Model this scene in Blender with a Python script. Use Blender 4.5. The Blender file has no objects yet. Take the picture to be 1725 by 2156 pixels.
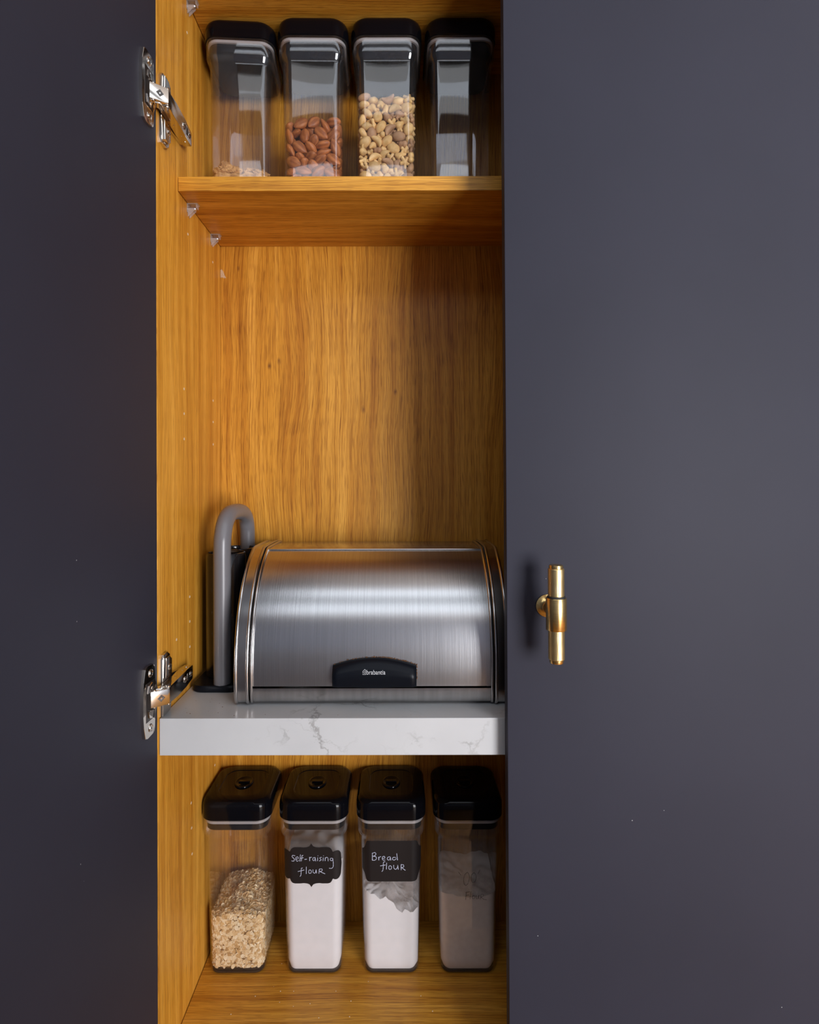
import bpy, bmesh, math, random
from mathutils import Vector, Matrix, Quaternion, noise

# ------------------------------------------------------------------ camera, world, lights, exposure
scene = bpy.context.scene
COL = scene.collection
PI = math.pi
random.seed(7)
CAM_Z = 1.29
cam_data = bpy.data.cameras.new('camera')
cam_data.sensor_fit = 'HORIZONTAL'
cam_data.sensor_width = 36.0
cam_data.lens = 36.0 * 1170 / 1725
cam_data.shift_x = 23.5 / 1725
cam_data.shift_y = -69.0 / 1725
cam_data.clip_start = 0.02
cam = bpy.data.objects.new('camera', cam_data)
COL.objects.link(cam)
cam.location = (0, -0.9, CAM_Z)
cam.rotation_euler = (PI / 2, 0.0022, 0)
scene.camera = cam

world = bpy.data.worlds.new('daylight'); scene.world = world
world.use_nodes = True
wbg = world.node_tree.nodes['Background']
wbg.inputs[0].default_value = (0.72, 0.84, 1.0, 1)
wbg.inputs[1].default_value = 1.2

def area_light(name, loc, target, sx, sy, power, col):
    d = bpy.data.lights.new(name, 'AREA'); d.shape = 'RECTANGLE'
    d.size = sx; d.size_y = sy; d.energy = power; d.color = col
    o = bpy.data.objects.new(name, d); COL.objects.link(o)
    o.location = loc
    o.rotation_euler = (Vector(target) - Vector(loc)).to_track_quat('-Z', 'Y').to_euler()
    return o
# daylight through the tall window in the wall opposite the cabinet, right of the camera
area_light('window_light', (2.15, -3.32, 1.12), (2.15, 0, 1.12), 1.5, 1.95, 200, (0.97, 0.97, 1.0))
# daylight through the rooflight
area_light('rooflight_near', (0.0, -1.06, 2.87), (0.0, -1.06, 0), 4.2, 0.46, 8.0, (0.95, 0.97, 1.0))
area_light('rooflight_far', (0.0, -2.15, 2.87), (0.0, -2.15, 0), 4.2, 0.88, 14, (0.95, 0.97, 1.0))

scene.view_settings.view_transform = 'Standard'
scene.view_settings.look = 'None'
scene.view_settings.gamma = 1.0
scene.view_settings.use_curve_mapping = False
scene.view_settings.exposure = 0.0
scene.cycles.max_bounces = 14
scene.cycles.transparent_max_bounces = 32
scene.cycles.glossy_bounces = 6
scene.cycles.diffuse_bounces = 5
scene.cycles.sample_clamp_indirect = 6.0
scene.cycles.caustics_refractive = False
scene.cycles.caustics_reflective = False

# ------------------------------------------------------------------ node helpers and materials
def new_mat(name):
    m = bpy.data.materials.new(name); m.use_nodes = True
    nt = m.node_tree
    return m, nt, nt.nodes['Principled BSDF']
def node(nt, kind, **kw):
    n = nt.nodes.new(kind)
    for k, v in kw.items(): setattr(n, k, v)
    return n
def link(nt, a, b): nt.links.new(a, b)
def plain(name, col, rough=0.5, metal=0.0, spec=0.5, coat=0.0, emit=None):
    m, nt, b = new_mat(name)
    b.inputs['Base Color'].default_value = (*col, 1)
    b.inputs['Roughness'].default_value = rough
    b.inputs['Metallic'].default_value = metal
    b.inputs['Specular IOR Level'].default_value = spec
    b.inputs['Coat Weight'].default_value = coat
    b.inputs['Coat Roughness'].default_value = 0.05
    return m
def ramp(nt, stops):
    r = node(nt, 'ShaderNodeValToRGB')
    el = r.color_ramp.elements
    el[0].position = stops[0][0]; el[0].color = (*stops[0][1], 1)
    el[1].position = stops[-1][0]; el[1].color = (*stops[-1][1], 1)
    for p, c in stops[1:-1]:
        e = el.new(p); e.color = (*c, 1)
    return r
def mapping(nt, scale, loc=(0, 0, 0), rot=(0, 0, 0), src='Object'):
    tc = node(nt, 'ShaderNodeTexCoord'); mp = node(nt, 'ShaderNodeMapping')
    mp.inputs['Scale'].default_value = scale; mp.inputs['Location'].default_value = loc
    mp.inputs['Rotation'].default_value = rot
    link(nt, tc.outputs[src], mp.inputs['Vector'])
    return mp
def math_n(nt, op, a, b=None, clamp=False):
    n = node(nt, 'ShaderNodeMath', operation=op); n.use_clamp = clamp
    for i, v in enumerate((a, b)):
        if v is None: continue
        if isinstance(v, (int, float)): n.inputs[i].default_value = v
        else: link(nt, v, n.inputs[i])
    return n.outputs[0]
def mix_col(nt, fac, a, b, mode='MIX'):
    n = node(nt, 'ShaderNodeMix', data_type='RGBA', blend_type=mode)
    for sock, v in ((n.inputs[0], fac), (n.inputs[6], a), (n.inputs[7], b)):
        if isinstance(v, (int, float)): sock.default_value = v
        elif isinstance(v, tuple): sock.default_value = (*v, 1)
        else: link(nt, v, sock)
    return n.outputs[2]

BACK_Y = 0.3176
def oak(name, grain, across, tone=1.0, leaves=0.0, seed=0.0, swirl=1.0, across2=None, contrast=0.8, leaf_off=5.0, knots=None):
    """oak veneer: grain = axis index the fibres run along, across = axis index of the visible width"""
    m, nt, b = new_mat(name)
    def sc(al, ac, other=None):
        v = [ac if other is None else other] * 3; v[grain] = al; v[across] = ac; return tuple(v)
    off = (seed * 3.1, seed * 1.7, seed * 2.3)
    # slow wander of the fibres
    warp = node(nt, 'ShaderNodeTexNoise'); warp.inputs['Scale'].default_value = 1
    warp.inputs['Detail'].default_value = 1.5
    link(nt, mapping(nt, sc(2.3, 6.0, 6.0), off).outputs[0], warp.inputs['Vector'])
    base = mapping(nt, sc(1.0, 1.0), off)
    sep = node(nt, 'ShaderNodeSeparateXYZ'); link(nt, base.outputs[0], sep.inputs[0])
    acr = sep.outputs[across]; alg = sep.outputs[grain]
    if across2 is not None: acr = math_n(nt, 'ADD', acr, sep.outputs[across2])
    leaf = None
    if leaves:
        fl = math_n(nt, 'FLOOR', math_n(nt, 'DIVIDE', math_n(nt, 'ADD', acr, leaf_off), leaves))
        wn = node(nt, 'ShaderNodeTexWhiteNoise', noise_dimensions='1D'); link(nt, fl, wn.inputs['W'])
        leaf = wn.outputs['Value']
        alg = math_n(nt, 'ADD', alg, math_n(nt, 'MULTIPLY', leaf, 7.0))
    acr2 = math_n(nt, 'ADD', acr, math_n(nt, 'MULTIPLY', math_n(nt, 'SUBTRACT', warp.outputs['Fac'], 0.5), 0.075 * swirl))
    def fibre(scale, along, detail, rough=0.5):
        cmb = node(nt, 'ShaderNodeCombineXYZ')
        link(nt, acr2, cmb.inputs[0]); link(nt, math_n(nt, 'MULTIPLY', alg, along), cmb.inputs[1])
        n = node(nt, 'ShaderNodeTexNoise', noise_dimensions='2D'); n.inputs['Scale'].default_value = scale
        n.inputs['Detail'].default_value = detail; n.inputs['Roughness'].default_value = rough
        link(nt, cmb.outputs[0], n.inputs['Vector']); return n.outputs['Fac']
    broad = fibre(42, 0.03, 2); ringn = fibre(390, 0.011, 2, 0.6); pores = fibre(800, 0.03, 1)
    g = ramp(nt, [(0.30, (0.48 * tone, 0.195 * tone, 0.018 * tone)), (0.52, (0.60 * tone, 0.275 * tone, 0.030 * tone)), (0.72, (0.70 * tone, 0.345 * tone, 0.050 * tone))])
    link(nt, broad, g.inputs[0])
    rr = ramp(nt, [(0.34, (0.62, 0.52, 0.42)), (0.50, (1, 1, 1)), (0.70, (1.08, 1.1, 1.15))]); link(nt, ringn, rr.inputs[0])
    c = mix_col(nt, contrast, g.outputs[0], rr.outputs[0], 'MULTIPLY')
    pr = ramp(nt, [(0.36, (0.62, 0.55, 0.48)), (0.46, (1, 1, 1))]); link(nt, pores, pr.inputs[0])
    c = mix_col(nt, contrast, c, pr.outputs[0], 'MULTIPLY')
    if leaves:
        lr = ramp(nt, [(0, (0.90, 0.87, 0.84)), (1, (1.06, 1.06, 1.06))]); link(nt, leaf, lr.inputs[0])
        c = mix_col(nt, 1.0, c, lr.outputs[0], 'MULTIPLY')
    if knots:
        kc = mapping(nt, (1, 1, 0.55)); kn = node(nt, 'ShaderNodeTexNoise'); kn.inputs['Scale'].default_value = 160; kn.inputs['Detail'].default_value = 2
        link(nt, kc.outputs[0], kn.inputs['Vector'])
        for kx, kz, kr in knots:
            dv = node(nt, 'ShaderNodeVectorMath', operation='DISTANCE'); link(nt, kc.outputs[0], dv.inputs[0]); dv.inputs[1].default_value = (kx, BACK_Y, kz * 0.55)
            f = math_n(nt, 'SUBTRACT', 1.0, math_n(nt, 'DIVIDE', dv.outputs['Value'], kr), True)
            f = math_n(nt, 'MULTIPLY', math_n(nt, 'MULTIPLY', f, kn.outputs['Fac']), 1.5, True)
            c = mix_col(nt, f, c, (0.12, 0.035, 0.008))
    link(nt, c, b.inputs['Base Color'])
    b.inputs['Roughness'].default_value = 0.42
    b.inputs['Specular IOR Level'].default_value = 0.35
    bp = node(nt, 'ShaderNodeBump'); bp.inputs['Strength'].default_value = 0.12; bp.inputs['Distance'].default_value = 0.001
    link(nt, pores, bp.inputs['Height']); link(nt, bp.outputs[0], b.inputs['Normal'])
    return m

def lacquer():
    m, nt, b = new_mat('slate_lacquer')
    n = node(nt, 'ShaderNodeTexNoise'); n.inputs['Scale'].default_value = 3.0; n.inputs['Detail'].default_value = 4
    link(nt, mapping(nt, (1, 1, 1)).outputs[0], n.inputs['Vector'])
    r = ramp(nt, [(0.3, (0.0235, 0.0232, 0.0350)), (0.7, (0.0275, 0.0272, 0.0410))]); link(nt, n.outputs['Fac'], r.inputs[0])
    # a sprinkle of pale dust specks
    v = node(nt, 'ShaderNodeTexVoronoi'); v.inputs['Scale'].default_value = 60
    link(nt, mapping(nt, (1, 1, 1)).outputs[0], v.inputs['Vector'])
    sp = math_n(nt, 'LESS_THAN', v.outputs['Distance'], 0.045)
    sep = node(nt, 'ShaderNodeSeparateColor'); link(nt, v.outputs['Color'], sep.inputs[0])
    sp = math_n(nt, 'MULTIPLY', sp, math_n(nt, 'GREATER_THAN', sep.outputs[0], 0.965))
    c = mix_col(nt, sp, r.outputs[0], (0.42, 0.42, 0.42))
    v2 = node(nt, 'ShaderNodeTexVoronoi'); v2.inputs['Scale'].default_value = 130
    mp2 = mapping(nt, (1, 1, 1)); link(nt, mp2.outputs[0], v2.inputs['Vector'])
    sp2 = math_n(nt, 'LESS_THAN', v2.outputs['Distance'], 0.09)
    s2 = node(nt, 'ShaderNodeSeparateColor'); link(nt, v2.outputs['Color'], s2.inputs[0])
    xyz = node(nt, 'ShaderNodeSeparateXYZ'); link(nt, mp2.outputs[0], xyz.inputs[0])
    def band(src, a, b_):
        m_ = node(nt, 'ShaderNodeMapRange'); m_.inputs[1].default_value = a; m_.inputs[2].default_value = b_
        link(nt, src, m_.inputs[0]); return m_.outputs[0]
    dens = math_n(nt, 'MULTIPLY', math_n(nt, 'MULTIPLY', band(xyz.outputs[0], 0.40, 0.68), band(xyz.outputs[2], 1.0, 0.6)), 0.10)
    sp2 = math_n(nt, 'MULTIPLY', sp2, math_n(nt, 'LESS_THAN', s2.outputs[1], dens))
    c = mix_col(nt, sp2, c, (0.45, 0.45, 0.45))
    link(nt, c, b.inputs['Base Color'])
    b.inputs['Roughness'].default_value = 0.60
    b.inputs['Specular IOR Level'].default_value = 0.21
    return m

def quartz():
    m, nt, b = new_mat('veined_quartz')
    mp = mapping(nt, (1, 1, 1), (-0.100, 0, 0))
    w = node(nt, 'ShaderNodeTexNoise'); w.inputs['Scale'].default_value = 9; w.inputs['Detail'].default_value = 6; w.inputs['Roughness'].default_value = 0.65
    link(nt, mp.outputs[0], w.inputs['Vector'])
    add = node(nt, 'ShaderNodeVectorMath', operation='MULTIPLY_ADD')
    link(nt, w.outputs['Color'], add.inputs[0]); add.inputs[1].default_value = (0.16, 0.16, 0.16); link(nt, mp.outputs[0], add.inputs[2])
    def vein(scale, width, loc):
        vn = node(nt, 'ShaderNodeTexVoronoi', feature='DISTANCE_TO_EDGE'); vn.inputs['Scale'].default_value = scale
        a2 = node(nt, 'ShaderNodeVectorMath', operation='ADD'); link(nt, add.outputs[0], a2.inputs[0]); a2.inputs[1].default_value = loc
        link(nt, a2.outputs[0], vn.inputs['Vector'])
        return math_n(nt, 'SUBTRACT', 1.0, math_n(nt, 'DIVIDE', vn.outputs['Distance'], width), True)
    v1 = vein(3.6, 0.016, (0.37, 0.1, 0.2)); v2 = vein(7.5, 0.02, (0.9, 0.4, 0.1))
    msk = node(nt, 'ShaderNodeTexNoise'); msk.inputs['Scale'].default_value = 11; msk.inputs['Detail'].default_value = 3
    link(nt, mp.outputs[0], msk.inputs['Vector'])
    mk = ramp(nt, [(0.46, (0, 0, 0)), (0.62, (1, 1, 1))]); link(nt, msk.outputs['Fac'], mk.inputs[0])
    cloud = node(nt, 'ShaderNodeTexNoise'); cloud.inputs['Scale'].default_value = 6; cloud.inputs['Detail'].default_value = 5
    link(nt, mp.outputs[0], cloud.inputs['Vector'])
    cr = ramp(nt, [(0.3, (0.50, 0.50, 0.505)), (0.65, (0.57, 0.57, 0.57))]); link(nt, cloud.outputs['Fac'], cr.inputs[0])
    c = mix_col(nt, math_n(nt, 'MULTIPLY', math_n(nt, 'MULTIPLY', v1, mk.outputs[0]), 0.8), cr.outputs[0], (0.27, 0.26, 0.25))
    c = mix_col(nt, math_n(nt, 'MULTIPLY', math_n(nt, 'MULTIPLY', v2, mk.outputs[0]), 0.3), c, (0.33, 0.32, 0.31))
    link(nt, c, b.inputs['Base Color']); b.inputs['Roughness'].default_value = 0.22
    return m

def brushed(name, col, rough, freq, bump, axis=0, aniso=0.0):
    m, nt, b = new_mat(name)
    s = [6.0, 6.0, 6.0]; s[axis] = freq
    n = node(nt, 'ShaderNodeTexNoise'); n.inputs['Scale'].default_value = 1; n.inputs['Detail'].default_value = 3
    link(nt, mapping(nt, tuple(s)).outputs[0], n.inputs['Vector'])
    r = ramp(nt, [(0.3, tuple(x * 0.86 for x in col)), (0.7, tuple(min(1, x * 1.08) for x in col))]); link(nt, n.outputs['Fac'], r.inputs[0])
    link(nt, r.outputs[0], b.inputs['Base Color'])
    b.inputs['Metallic'].default_value = 1; b.inputs['Roughness'].default_value = rough
    bp = node(nt, 'ShaderNodeBump'); bp.inputs['Strength'].default_value = bump; bp.inputs['Distance'].default_value = 0.0004
    link(nt, n.outputs['Fac'], bp.inputs['Height']); link(nt, bp.outputs[0], b.inputs['Normal'])
    return m

def clear_plastic(name, tint=(0.97, 0.97, 0.98), f0=0.05, haze=0.0):
    """thin clear plastic: see-through with a real angle-dependent reflection"""
    m, nt, b = new_mat(name)
    nt.nodes.remove(b)
    out = nt.nodes['Material Output']
    lw = node(nt, 'ShaderNodeLayerWeight'); lw.inputs['Blend'].default_value = 0.5
    p = math_n(nt, 'POWER', lw.outputs['Facing'], 5.0)
    fac = math_n(nt, 'ADD', math_n(nt, 'MULTIPLY', p, 1 - f0), f0, True)
    t = node(nt, 'ShaderNodeBsdfTransparent'); t.inputs[0].default_value = (*tint, 1)
    g = node(nt, 'ShaderNodeBsdfGlossy'); g.inputs['Roughness'].default_value = 0.03
    g.inputs[0].default_value = (1, 1, 1, 1)
    mx = node(nt, 'ShaderNodeMixShader'); link(nt, fac, mx.inputs[0]); link(nt, t.outputs[0], mx.inputs[1]); link(nt, g.outputs[0], mx.inputs[2])
    last = mx.outputs[0]
    if haze:
        n = node(nt, 'ShaderNodeTexNoise'); n.inputs['Scale'].default_value = 45; n.inputs['Detail'].default_value = 5
        link(nt, mapping(nt, (1, 1, 0.5)).outputs[0], n.inputs['Vector'])
        d = node(nt, 'ShaderNodeBsdfDiffuse'); d.inputs[0].default_value = (0.75, 0.72, 0.7, 1)
        m2 = node(nt, 'ShaderNodeMixShader')
        link(nt, math_n(nt, 'MULTIPLY', n.outputs['Fac'], haze), m2.inputs[0]); link(nt, last, m2.inputs[1]); link(nt, d.outputs[0], m2.inputs[2])
        last = m2.outputs[0]
    link(nt, last, out.inputs['Surface'])
    return m

def dust_film(name, col, lo, hi, strength, z0, z1):
    m, nt, b = new_mat(name)
    out = nt.nodes['Material Output']
    b.inputs['Base Color'].default_value = (*col, 1); b.inputs['Roughness'].default_value = 0.9
    n = node(nt, 'ShaderNodeTexNoise'); n.inputs['Scale'].default_value = 28; n.inputs['Detail'].default_value = 7; n.inputs['Roughness'].default_value = 0.6
    mp = mapping(nt, (1, 1, 1)); link(nt, mp.outputs[0], n.inputs['Vector'])
    r = ramp(nt, [(lo, (0, 0, 0)), (hi, (1, 1, 1))]); link(nt, n.outputs['Fac'], r.inputs[0])
    sep = node(nt, 'ShaderNodeSeparateXYZ'); link(nt, mp.outputs[0], sep.inputs[0])
    mr = node(nt, 'ShaderNodeMapRange'); mr.inputs[1].default_value = z0; mr.inputs[2].default_value = z1
    mr.inputs[3].default_value = 1; mr.inputs[4].default_value = 0.0
    link(nt, sep.outputs[2], mr.inputs[0])
    a = math_n(nt, 'MULTIPLY', math_n(nt, 'MULTIPLY', r.outputs[0], mr.outputs[0]), strength, True)
    t = node(nt, 'ShaderNodeBsdfTransparent')
    mx = node(nt, 'ShaderNodeMixShader'); link(nt, a, mx.inputs[0]); link(nt, t.outputs[0], mx.inputs[1]); link(nt, b.outputs[0], mx.inputs[2])
    link(nt, mx.outputs[0], out.inputs['Surface'])
    return m

def grained(name, c0, c1, scale, rough=0.6, bump=0.3, spec=0.4, stretch=(1, 1, 1), dist=0.0006, per_object=0.0):
    m, nt, b = new_mat(name)
    n = node(nt, 'ShaderNodeTexNoise'); n.inputs['Scale'].default_value = scale; n.inputs['Detail'].default_value = 4
    link(nt, mapping(nt, stretch).outputs[0], n.inputs['Vector'])
    r = ramp(nt, [(0.35, c0), (0.65, c1)]); link(nt, n.outputs['Fac'], r.inputs[0])
    c = r.outputs[0]
    if per_object:
        oi = node(nt, 'ShaderNodeObjectInfo')
        v = math_n(nt, 'ADD', math_n(nt, 'MULTIPLY', oi.outputs['Random'], per_object), 1 - per_object / 2)
        hs = node(nt, 'ShaderNodeHueSaturation'); link(nt, c, hs.inputs['Color']); link(nt, v, hs.inputs['Value'])
        c = hs.outputs[0]
    link(nt, c, b.inputs['Base Color']); b.inputs['Roughness'].default_value = rough; b.inputs['Specular IOR Level'].default_value = spec
    bp = node(nt, 'ShaderNodeBump'); bp.inputs['Strength'].default_value = bump; bp.inputs['Distance'].default_value = dist
    link(nt, n.outputs['Fac'], bp.inputs['Height']); link(nt, bp.outputs[0], b.inputs['Normal'])
    return m

M = {}
M['oak_side'] = oak('oak_side', 2, 1, seed=1.0, swirl=0.35, contrast=0.55, tone=1.12)
M['oak_back'] = oak('oak_back', 2, 0, seed=2.6, leaves=0.1065, swirl=0.8, leaf_off=5.0235, contrast=0.78, knots=[(-.282, 1.539, .0055), (-.261, 1.549, .0055), (-.077, 1.443, .0060), (-.006, 1.481, .0050), (-.350, 1.752, .0040)])
M['oak_shelf'] = oak('oak_shelf', 0, 1, seed=0.4, swirl=0.4, across2=2, contrast=0.7)
M['oak_floor'] = oak('oak_floor', 0, 1, seed=3.4, tone=0.62, leaves=0.16)
M['lacquer'] = lacquer()
M['quartz'] = quartz()
M['dark_gap'] = plain('dark_gap', (0.02, 0.012, 0.006), 0.9)
M['chip'] = grained('bare_chipboard', (0.42, 0.27, 0.15), (0.62, 0.44, 0.28), 600, 0.9, 0.6)
M['plaster'] = plain('white_plaster', (0.80, 0.79, 0.77), 0.9, spec=0.2)
M['bluegrey'] = plain('blue_grey_paint', (0.33, 0.36, 0.45), 0.8, spec=0.2)
M['rafter'] = plain('dark_timber', (0.03, 0.028, 0.026), 0.8, spec=0.2)
M['paint'] = plain('slate_blue_paint', (0.10, 0.11, 0.13), 0.8, spec=0.2)
M['steel'] = brushed('brushed_steel', (0.54, 0.535, 0.54), 0.26, 1400, 0.15)
M['steel_trim'] = brushed('steel_trim', (0.55, 0.53, 0.52), 0.2, 90, 0.05)
M['nickel'] = plain('nickel_plate', (0.72, 0.68, 0.63), 0.13, 1.0)
M['nickel_shade'] = plain('shaded_recess', (0.10, 0.09, 0.085), 0.35, 1.0)  # shade of hinge recesses and slots put into a darker nickel
M['brass'] = brushed('satin_brass', (0.95, 0.66, 0.27), 0.24, 700, 0.10, 2)
M['brass_knurl'] = plain('knurled_brass', (1.0, 0.76, 0.36), 0.33, 1.0)
M['rubber'] = plain('black_rubber', (0.012, 0.012, 0.014), 0.6)
M['black_gloss'] = plain('black_gloss_plastic', (0.003, 0.003, 0.0045), 0.10, spec=0.16)
M['black_satin'] = plain('black_satin_plastic', (0.004, 0.005, 0.008), 0.33, spec=0.14)
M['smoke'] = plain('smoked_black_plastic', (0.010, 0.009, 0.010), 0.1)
M['grey_plastic'] = plain('grey_plastic', (0.15, 0.145, 0.155), 0.3)
M['clear'] = clear_plastic('clear_plastic', haze=0.018)
M['clear_rim'] = clear_plastic('clear_rim_plastic', (0.93, 0.93, 0.95), 0.12, haze=0.35)
M['gasket'] = plain('white_silicone', (0.36, 0.34, 0.33), 0.5)
M['pin_metal'] = plain('pin_metal', (0.72, 0.73, 0.75), 0.38, 1.0)
M['flour'] = grained('white_flour', (0.80, 0.765, 0.74), (0.83, 0.79, 0.765), 60, 0.95, 0.15, 0.1)
M['flour_cream'] = grained('cream_flour', (0.83, 0.74, 0.66), (0.88, 0.80, 0.72), 90, 0.95, 0.2, 0.1)
M['dust2'] = dust_film('flour_dust_light', (0.6, 0.5, 0.46), 0.42, 0.7, 0.55, 0.20, 0.264)
M['dust3'] = dust_film('flour_dust_grey', (0.40, 0.35, 0.32), 0.30, 0.62, 0.62, 0.16, 0.264)
M['dust4'] = dust_film('flour_dust_brown', (0.52, 0.42, 0.36), 0.32, 0.65, 0.42, 0.17, 0.262)
M['chalk_label'] = plain('blackboard_vinyl', (0.010, 0.007, 0.007), 0.55, spec=0.3)
M['chalk'] = grained('chalk_ink', (0.36, 0.38, 0.50), (0.62, 0.65, 0.80), 900, 0.9, 0.1)
M['ink'] = plain('black_marker_ink', (0.01, 0.007, 0.006), 0.5)
M['logo_ink'] = plain('white_print', (0.55, 0.55, 0.57), 0.6)
M['almond'] = grained('almond_skin', (0.27, 0.075, 0.018), (0.50, 0.17, 0.045), 110, 0.5, 0.5, 0.4, (0.35, 1.6, 1.6), 0.0008, 0.35)
M['puff'] = grained('toasted_puff', (0.60, 0.36, 0.12), (0.80, 0.53, 0.23), 70, 0.5, 0.25, 0.35, (1, 1, 1), 0.0006, 0.3)
M['puff_brown'] = grained('cocoa_puff', (0.36, 0.19, 0.09), (0.50, 0.29, 0.15), 70, 0.55, 0.25, 0.3, (1, 1, 1), 0.0006, 0.3)
M['granola'] = grained('granola_flake', (0.34, 0.15, 0.04), (0.70, 0.40, 0.15), 90, 0.7, 0.8, 0.2, (1, 1, 1), 0.002, 0.2)
M['crumb'] = plain('brown_crumb', (0.16, 0.07, 0.025), 0.8)
M['crumb_pale'] = plain('pale_crumb', (0.7, 0.6, 0.45), 0.8)
M['sill'] = plain('white_frame', (0.75, 0.75, 0.75), 0.5)

def oat_mat():
    m, nt, b = new_mat('rolled_oat_flakes')
    at = node(nt, 'ShaderNodeAttribute'); at.attribute_name = 'tone'
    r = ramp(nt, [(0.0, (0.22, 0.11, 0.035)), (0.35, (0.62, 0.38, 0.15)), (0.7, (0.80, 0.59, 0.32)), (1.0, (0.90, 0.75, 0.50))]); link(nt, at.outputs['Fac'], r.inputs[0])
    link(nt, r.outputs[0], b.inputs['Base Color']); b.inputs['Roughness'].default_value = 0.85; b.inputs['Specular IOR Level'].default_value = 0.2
    return m
M['oats'] = oat_mat()

# ------------------------------------------------------------------ mesh helpers
def obj(name, bm, mat, parent=None, smooth=False, world=False, label=None):
    """link a bmesh as one object; world=True: vertices are given in world metres"""
    if isinstance(bm, bmesh.types.BMesh):
        if world and parent is not None:
            off = Vector(parent.location)
            p = parent.parent
            while p: off += Vector(p.location); p = p.parent
            bmesh.ops.translate(bm, verts=bm.verts, vec=-off)
        me = bpy.data.meshes.new(name)
        bmesh.ops.recalc_face_normals(bm, faces=bm.faces)
        bm.to_mesh(me); bm.free()
        if smooth:
            for p in me.polygons: p.use_smooth = True
            try: me.set_sharp_from_angle(angle=math.radians(smooth if smooth is not True else 40))
            except Exception: pass
        if mat: me.materials.append(mat)
    else:
        me = bm
    o = bpy.data.objects.new(name, me); COL.objects.link(o)
    if parent: o.parent = parent
    if label: o['label'] = label
    return o
def thing(name, label, cat, loc=(0, 0, 0), rz=0, group=None):
    o = bpy.data.objects.new(name, None); COL.objects.link(o)
    o.empty_display_size = 0.02
    o.location = loc; o.rotation_euler = (0, 0, rz)
    o['label'] = label; o['category'] = cat
    if group: o['group'] = group
    return o
def tag(o, label, cat, group=None, kind=None):
    o['label'] = label; o['category'] = cat
    if group: o['group'] = group
    if kind: o['kind'] = kind
    return o
def structure(o): o['kind'] = 'structure'; return o
def box(bm, x0, x1, y0, y1, z0, z1, bev=0.0, seg=2):
    r = bmesh.ops.create_cube(bm, size=1)
    for v in r['verts']:
        v.co = Vector((x0 + (v.co.x + .5) * (x1 - x0), y0 + (v.co.y + .5) * (y1 - y0), z0 + (v.co.z + .5) * (z1 - z0)))
    if bev:
        es = list({e for v in r['verts'] for e in v.link_edges})
        bmesh.ops.bevel(bm, geom=es, offset=bev, segments=seg, affect='EDGES', profile=0.6)
    return bm
def boxb(*a, **k): return box(bmesh.new(), *a, **k)
def prism(pts, o, u, v, n, th, bev=0.0, seg=2, bm=None):
    """extrude a 2-D outline (in axes u, v from o) along n by th"""
    bm = bm or bmesh.new(); o, u, v, n = Vector(o), Vector(u).normalized(), Vector(v).normalized(), Vector(n).normalized()
    a = [bm.verts.new(o + u * p[0] + v * p[1]) for p in pts]
    b = [bm.verts.new(o + u * p[0] + v * p[1] + n * th) for p in pts]
    k = len(pts)
    bm.faces.new(a[::-1]); top = bm.faces.new(b)
    for i in range(k): bm.faces.new((a[i], a[(i + 1) % k], b[(i + 1) % k], b[i]))
    if bev: bmesh.ops.bevel(bm, geom=list(top.edges), offset=bev, segments=seg, affect='EDGES', profile=0.6)
    return bm
def rring(hw, hd, r, n=8):
    pts = []
    for cx, cy, a0 in ((hw - r, hd - r, 0), (-(hw - r), hd - r, PI / 2), (-(hw - r), -(hd - r), PI), (hw - r, -(hd - r), 3 * PI / 2)):
        for i in range(n + 1):
            a = a0 + i * PI / 2 / n
            pts.append((cx + r * math.cos(a), cy + r * math.sin(a)))
    return pts
def dense_ring(hw, hd, r, n=8, m=14):
    P = rring(hw, hd, r, n); out = []
    for i in range(len(P)):
        a, c_ = P[i], P[(i + 1) % len(P)]; out.append(a)
        if (i + 1) % (n + 1) == 0:
            for k in range(1, m): out.append((a[0] + (c_[0] - a[0]) * k / m, a[1] + (c_[1] - a[1]) * k / m))
    return out
def loft(rings, bm=None, cap0=True, cap1=True, closed=True):
    """rings: lists of 3-D points of equal count"""
    bm = bm or bmesh.new()
    rs = [[bm.verts.new(p) for p in r] for r in rings]
    k = len(rs[0])
    for a, b in zip(rs, rs[1:]):
        for i in range(k if closed else k - 1):
            j = (i + 1) % k
            bm.faces.new((a[i], a[j], b[j], b[i]))
    if cap0: bm.faces.new(rs[0][::-1])
    if cap1: bm.faces.new(rs[-1])
    return bm
def rr_loft(rows, n=8, bm=None, cap0=True, cap1=True):
    """rows of (z, half width, half depth, corner radius)"""
    return loft([[(x, y, z) for x, y in rring(hw, hd, r, n)] for z, hw, hd, r in rows], bm, cap0, cap1)
def catmull(pts, k=6):
    P = [Vector(p) for p in pts]; out = []
    for i in range(len(P) - 1):
        p0 = P[i - 1] if i else P[0] * 2 - P[1]; p1, p2 = P[i], P[i + 1]
        p3 = P[i + 2] if i + 2 < len(P) else P[-1] * 2 - P[-2]
        for j in range(k):
            t = j / k
            out.append(0.5 * ((2 * p1) + (p2 - p0) * t + (2 * p0 - 5 * p1 + 4 * p2 - p3) * t * t + (3 * p1 - p0 - 3 * p2 + p3) * t ** 3))
    out.append(P[-1]); return out
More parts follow.
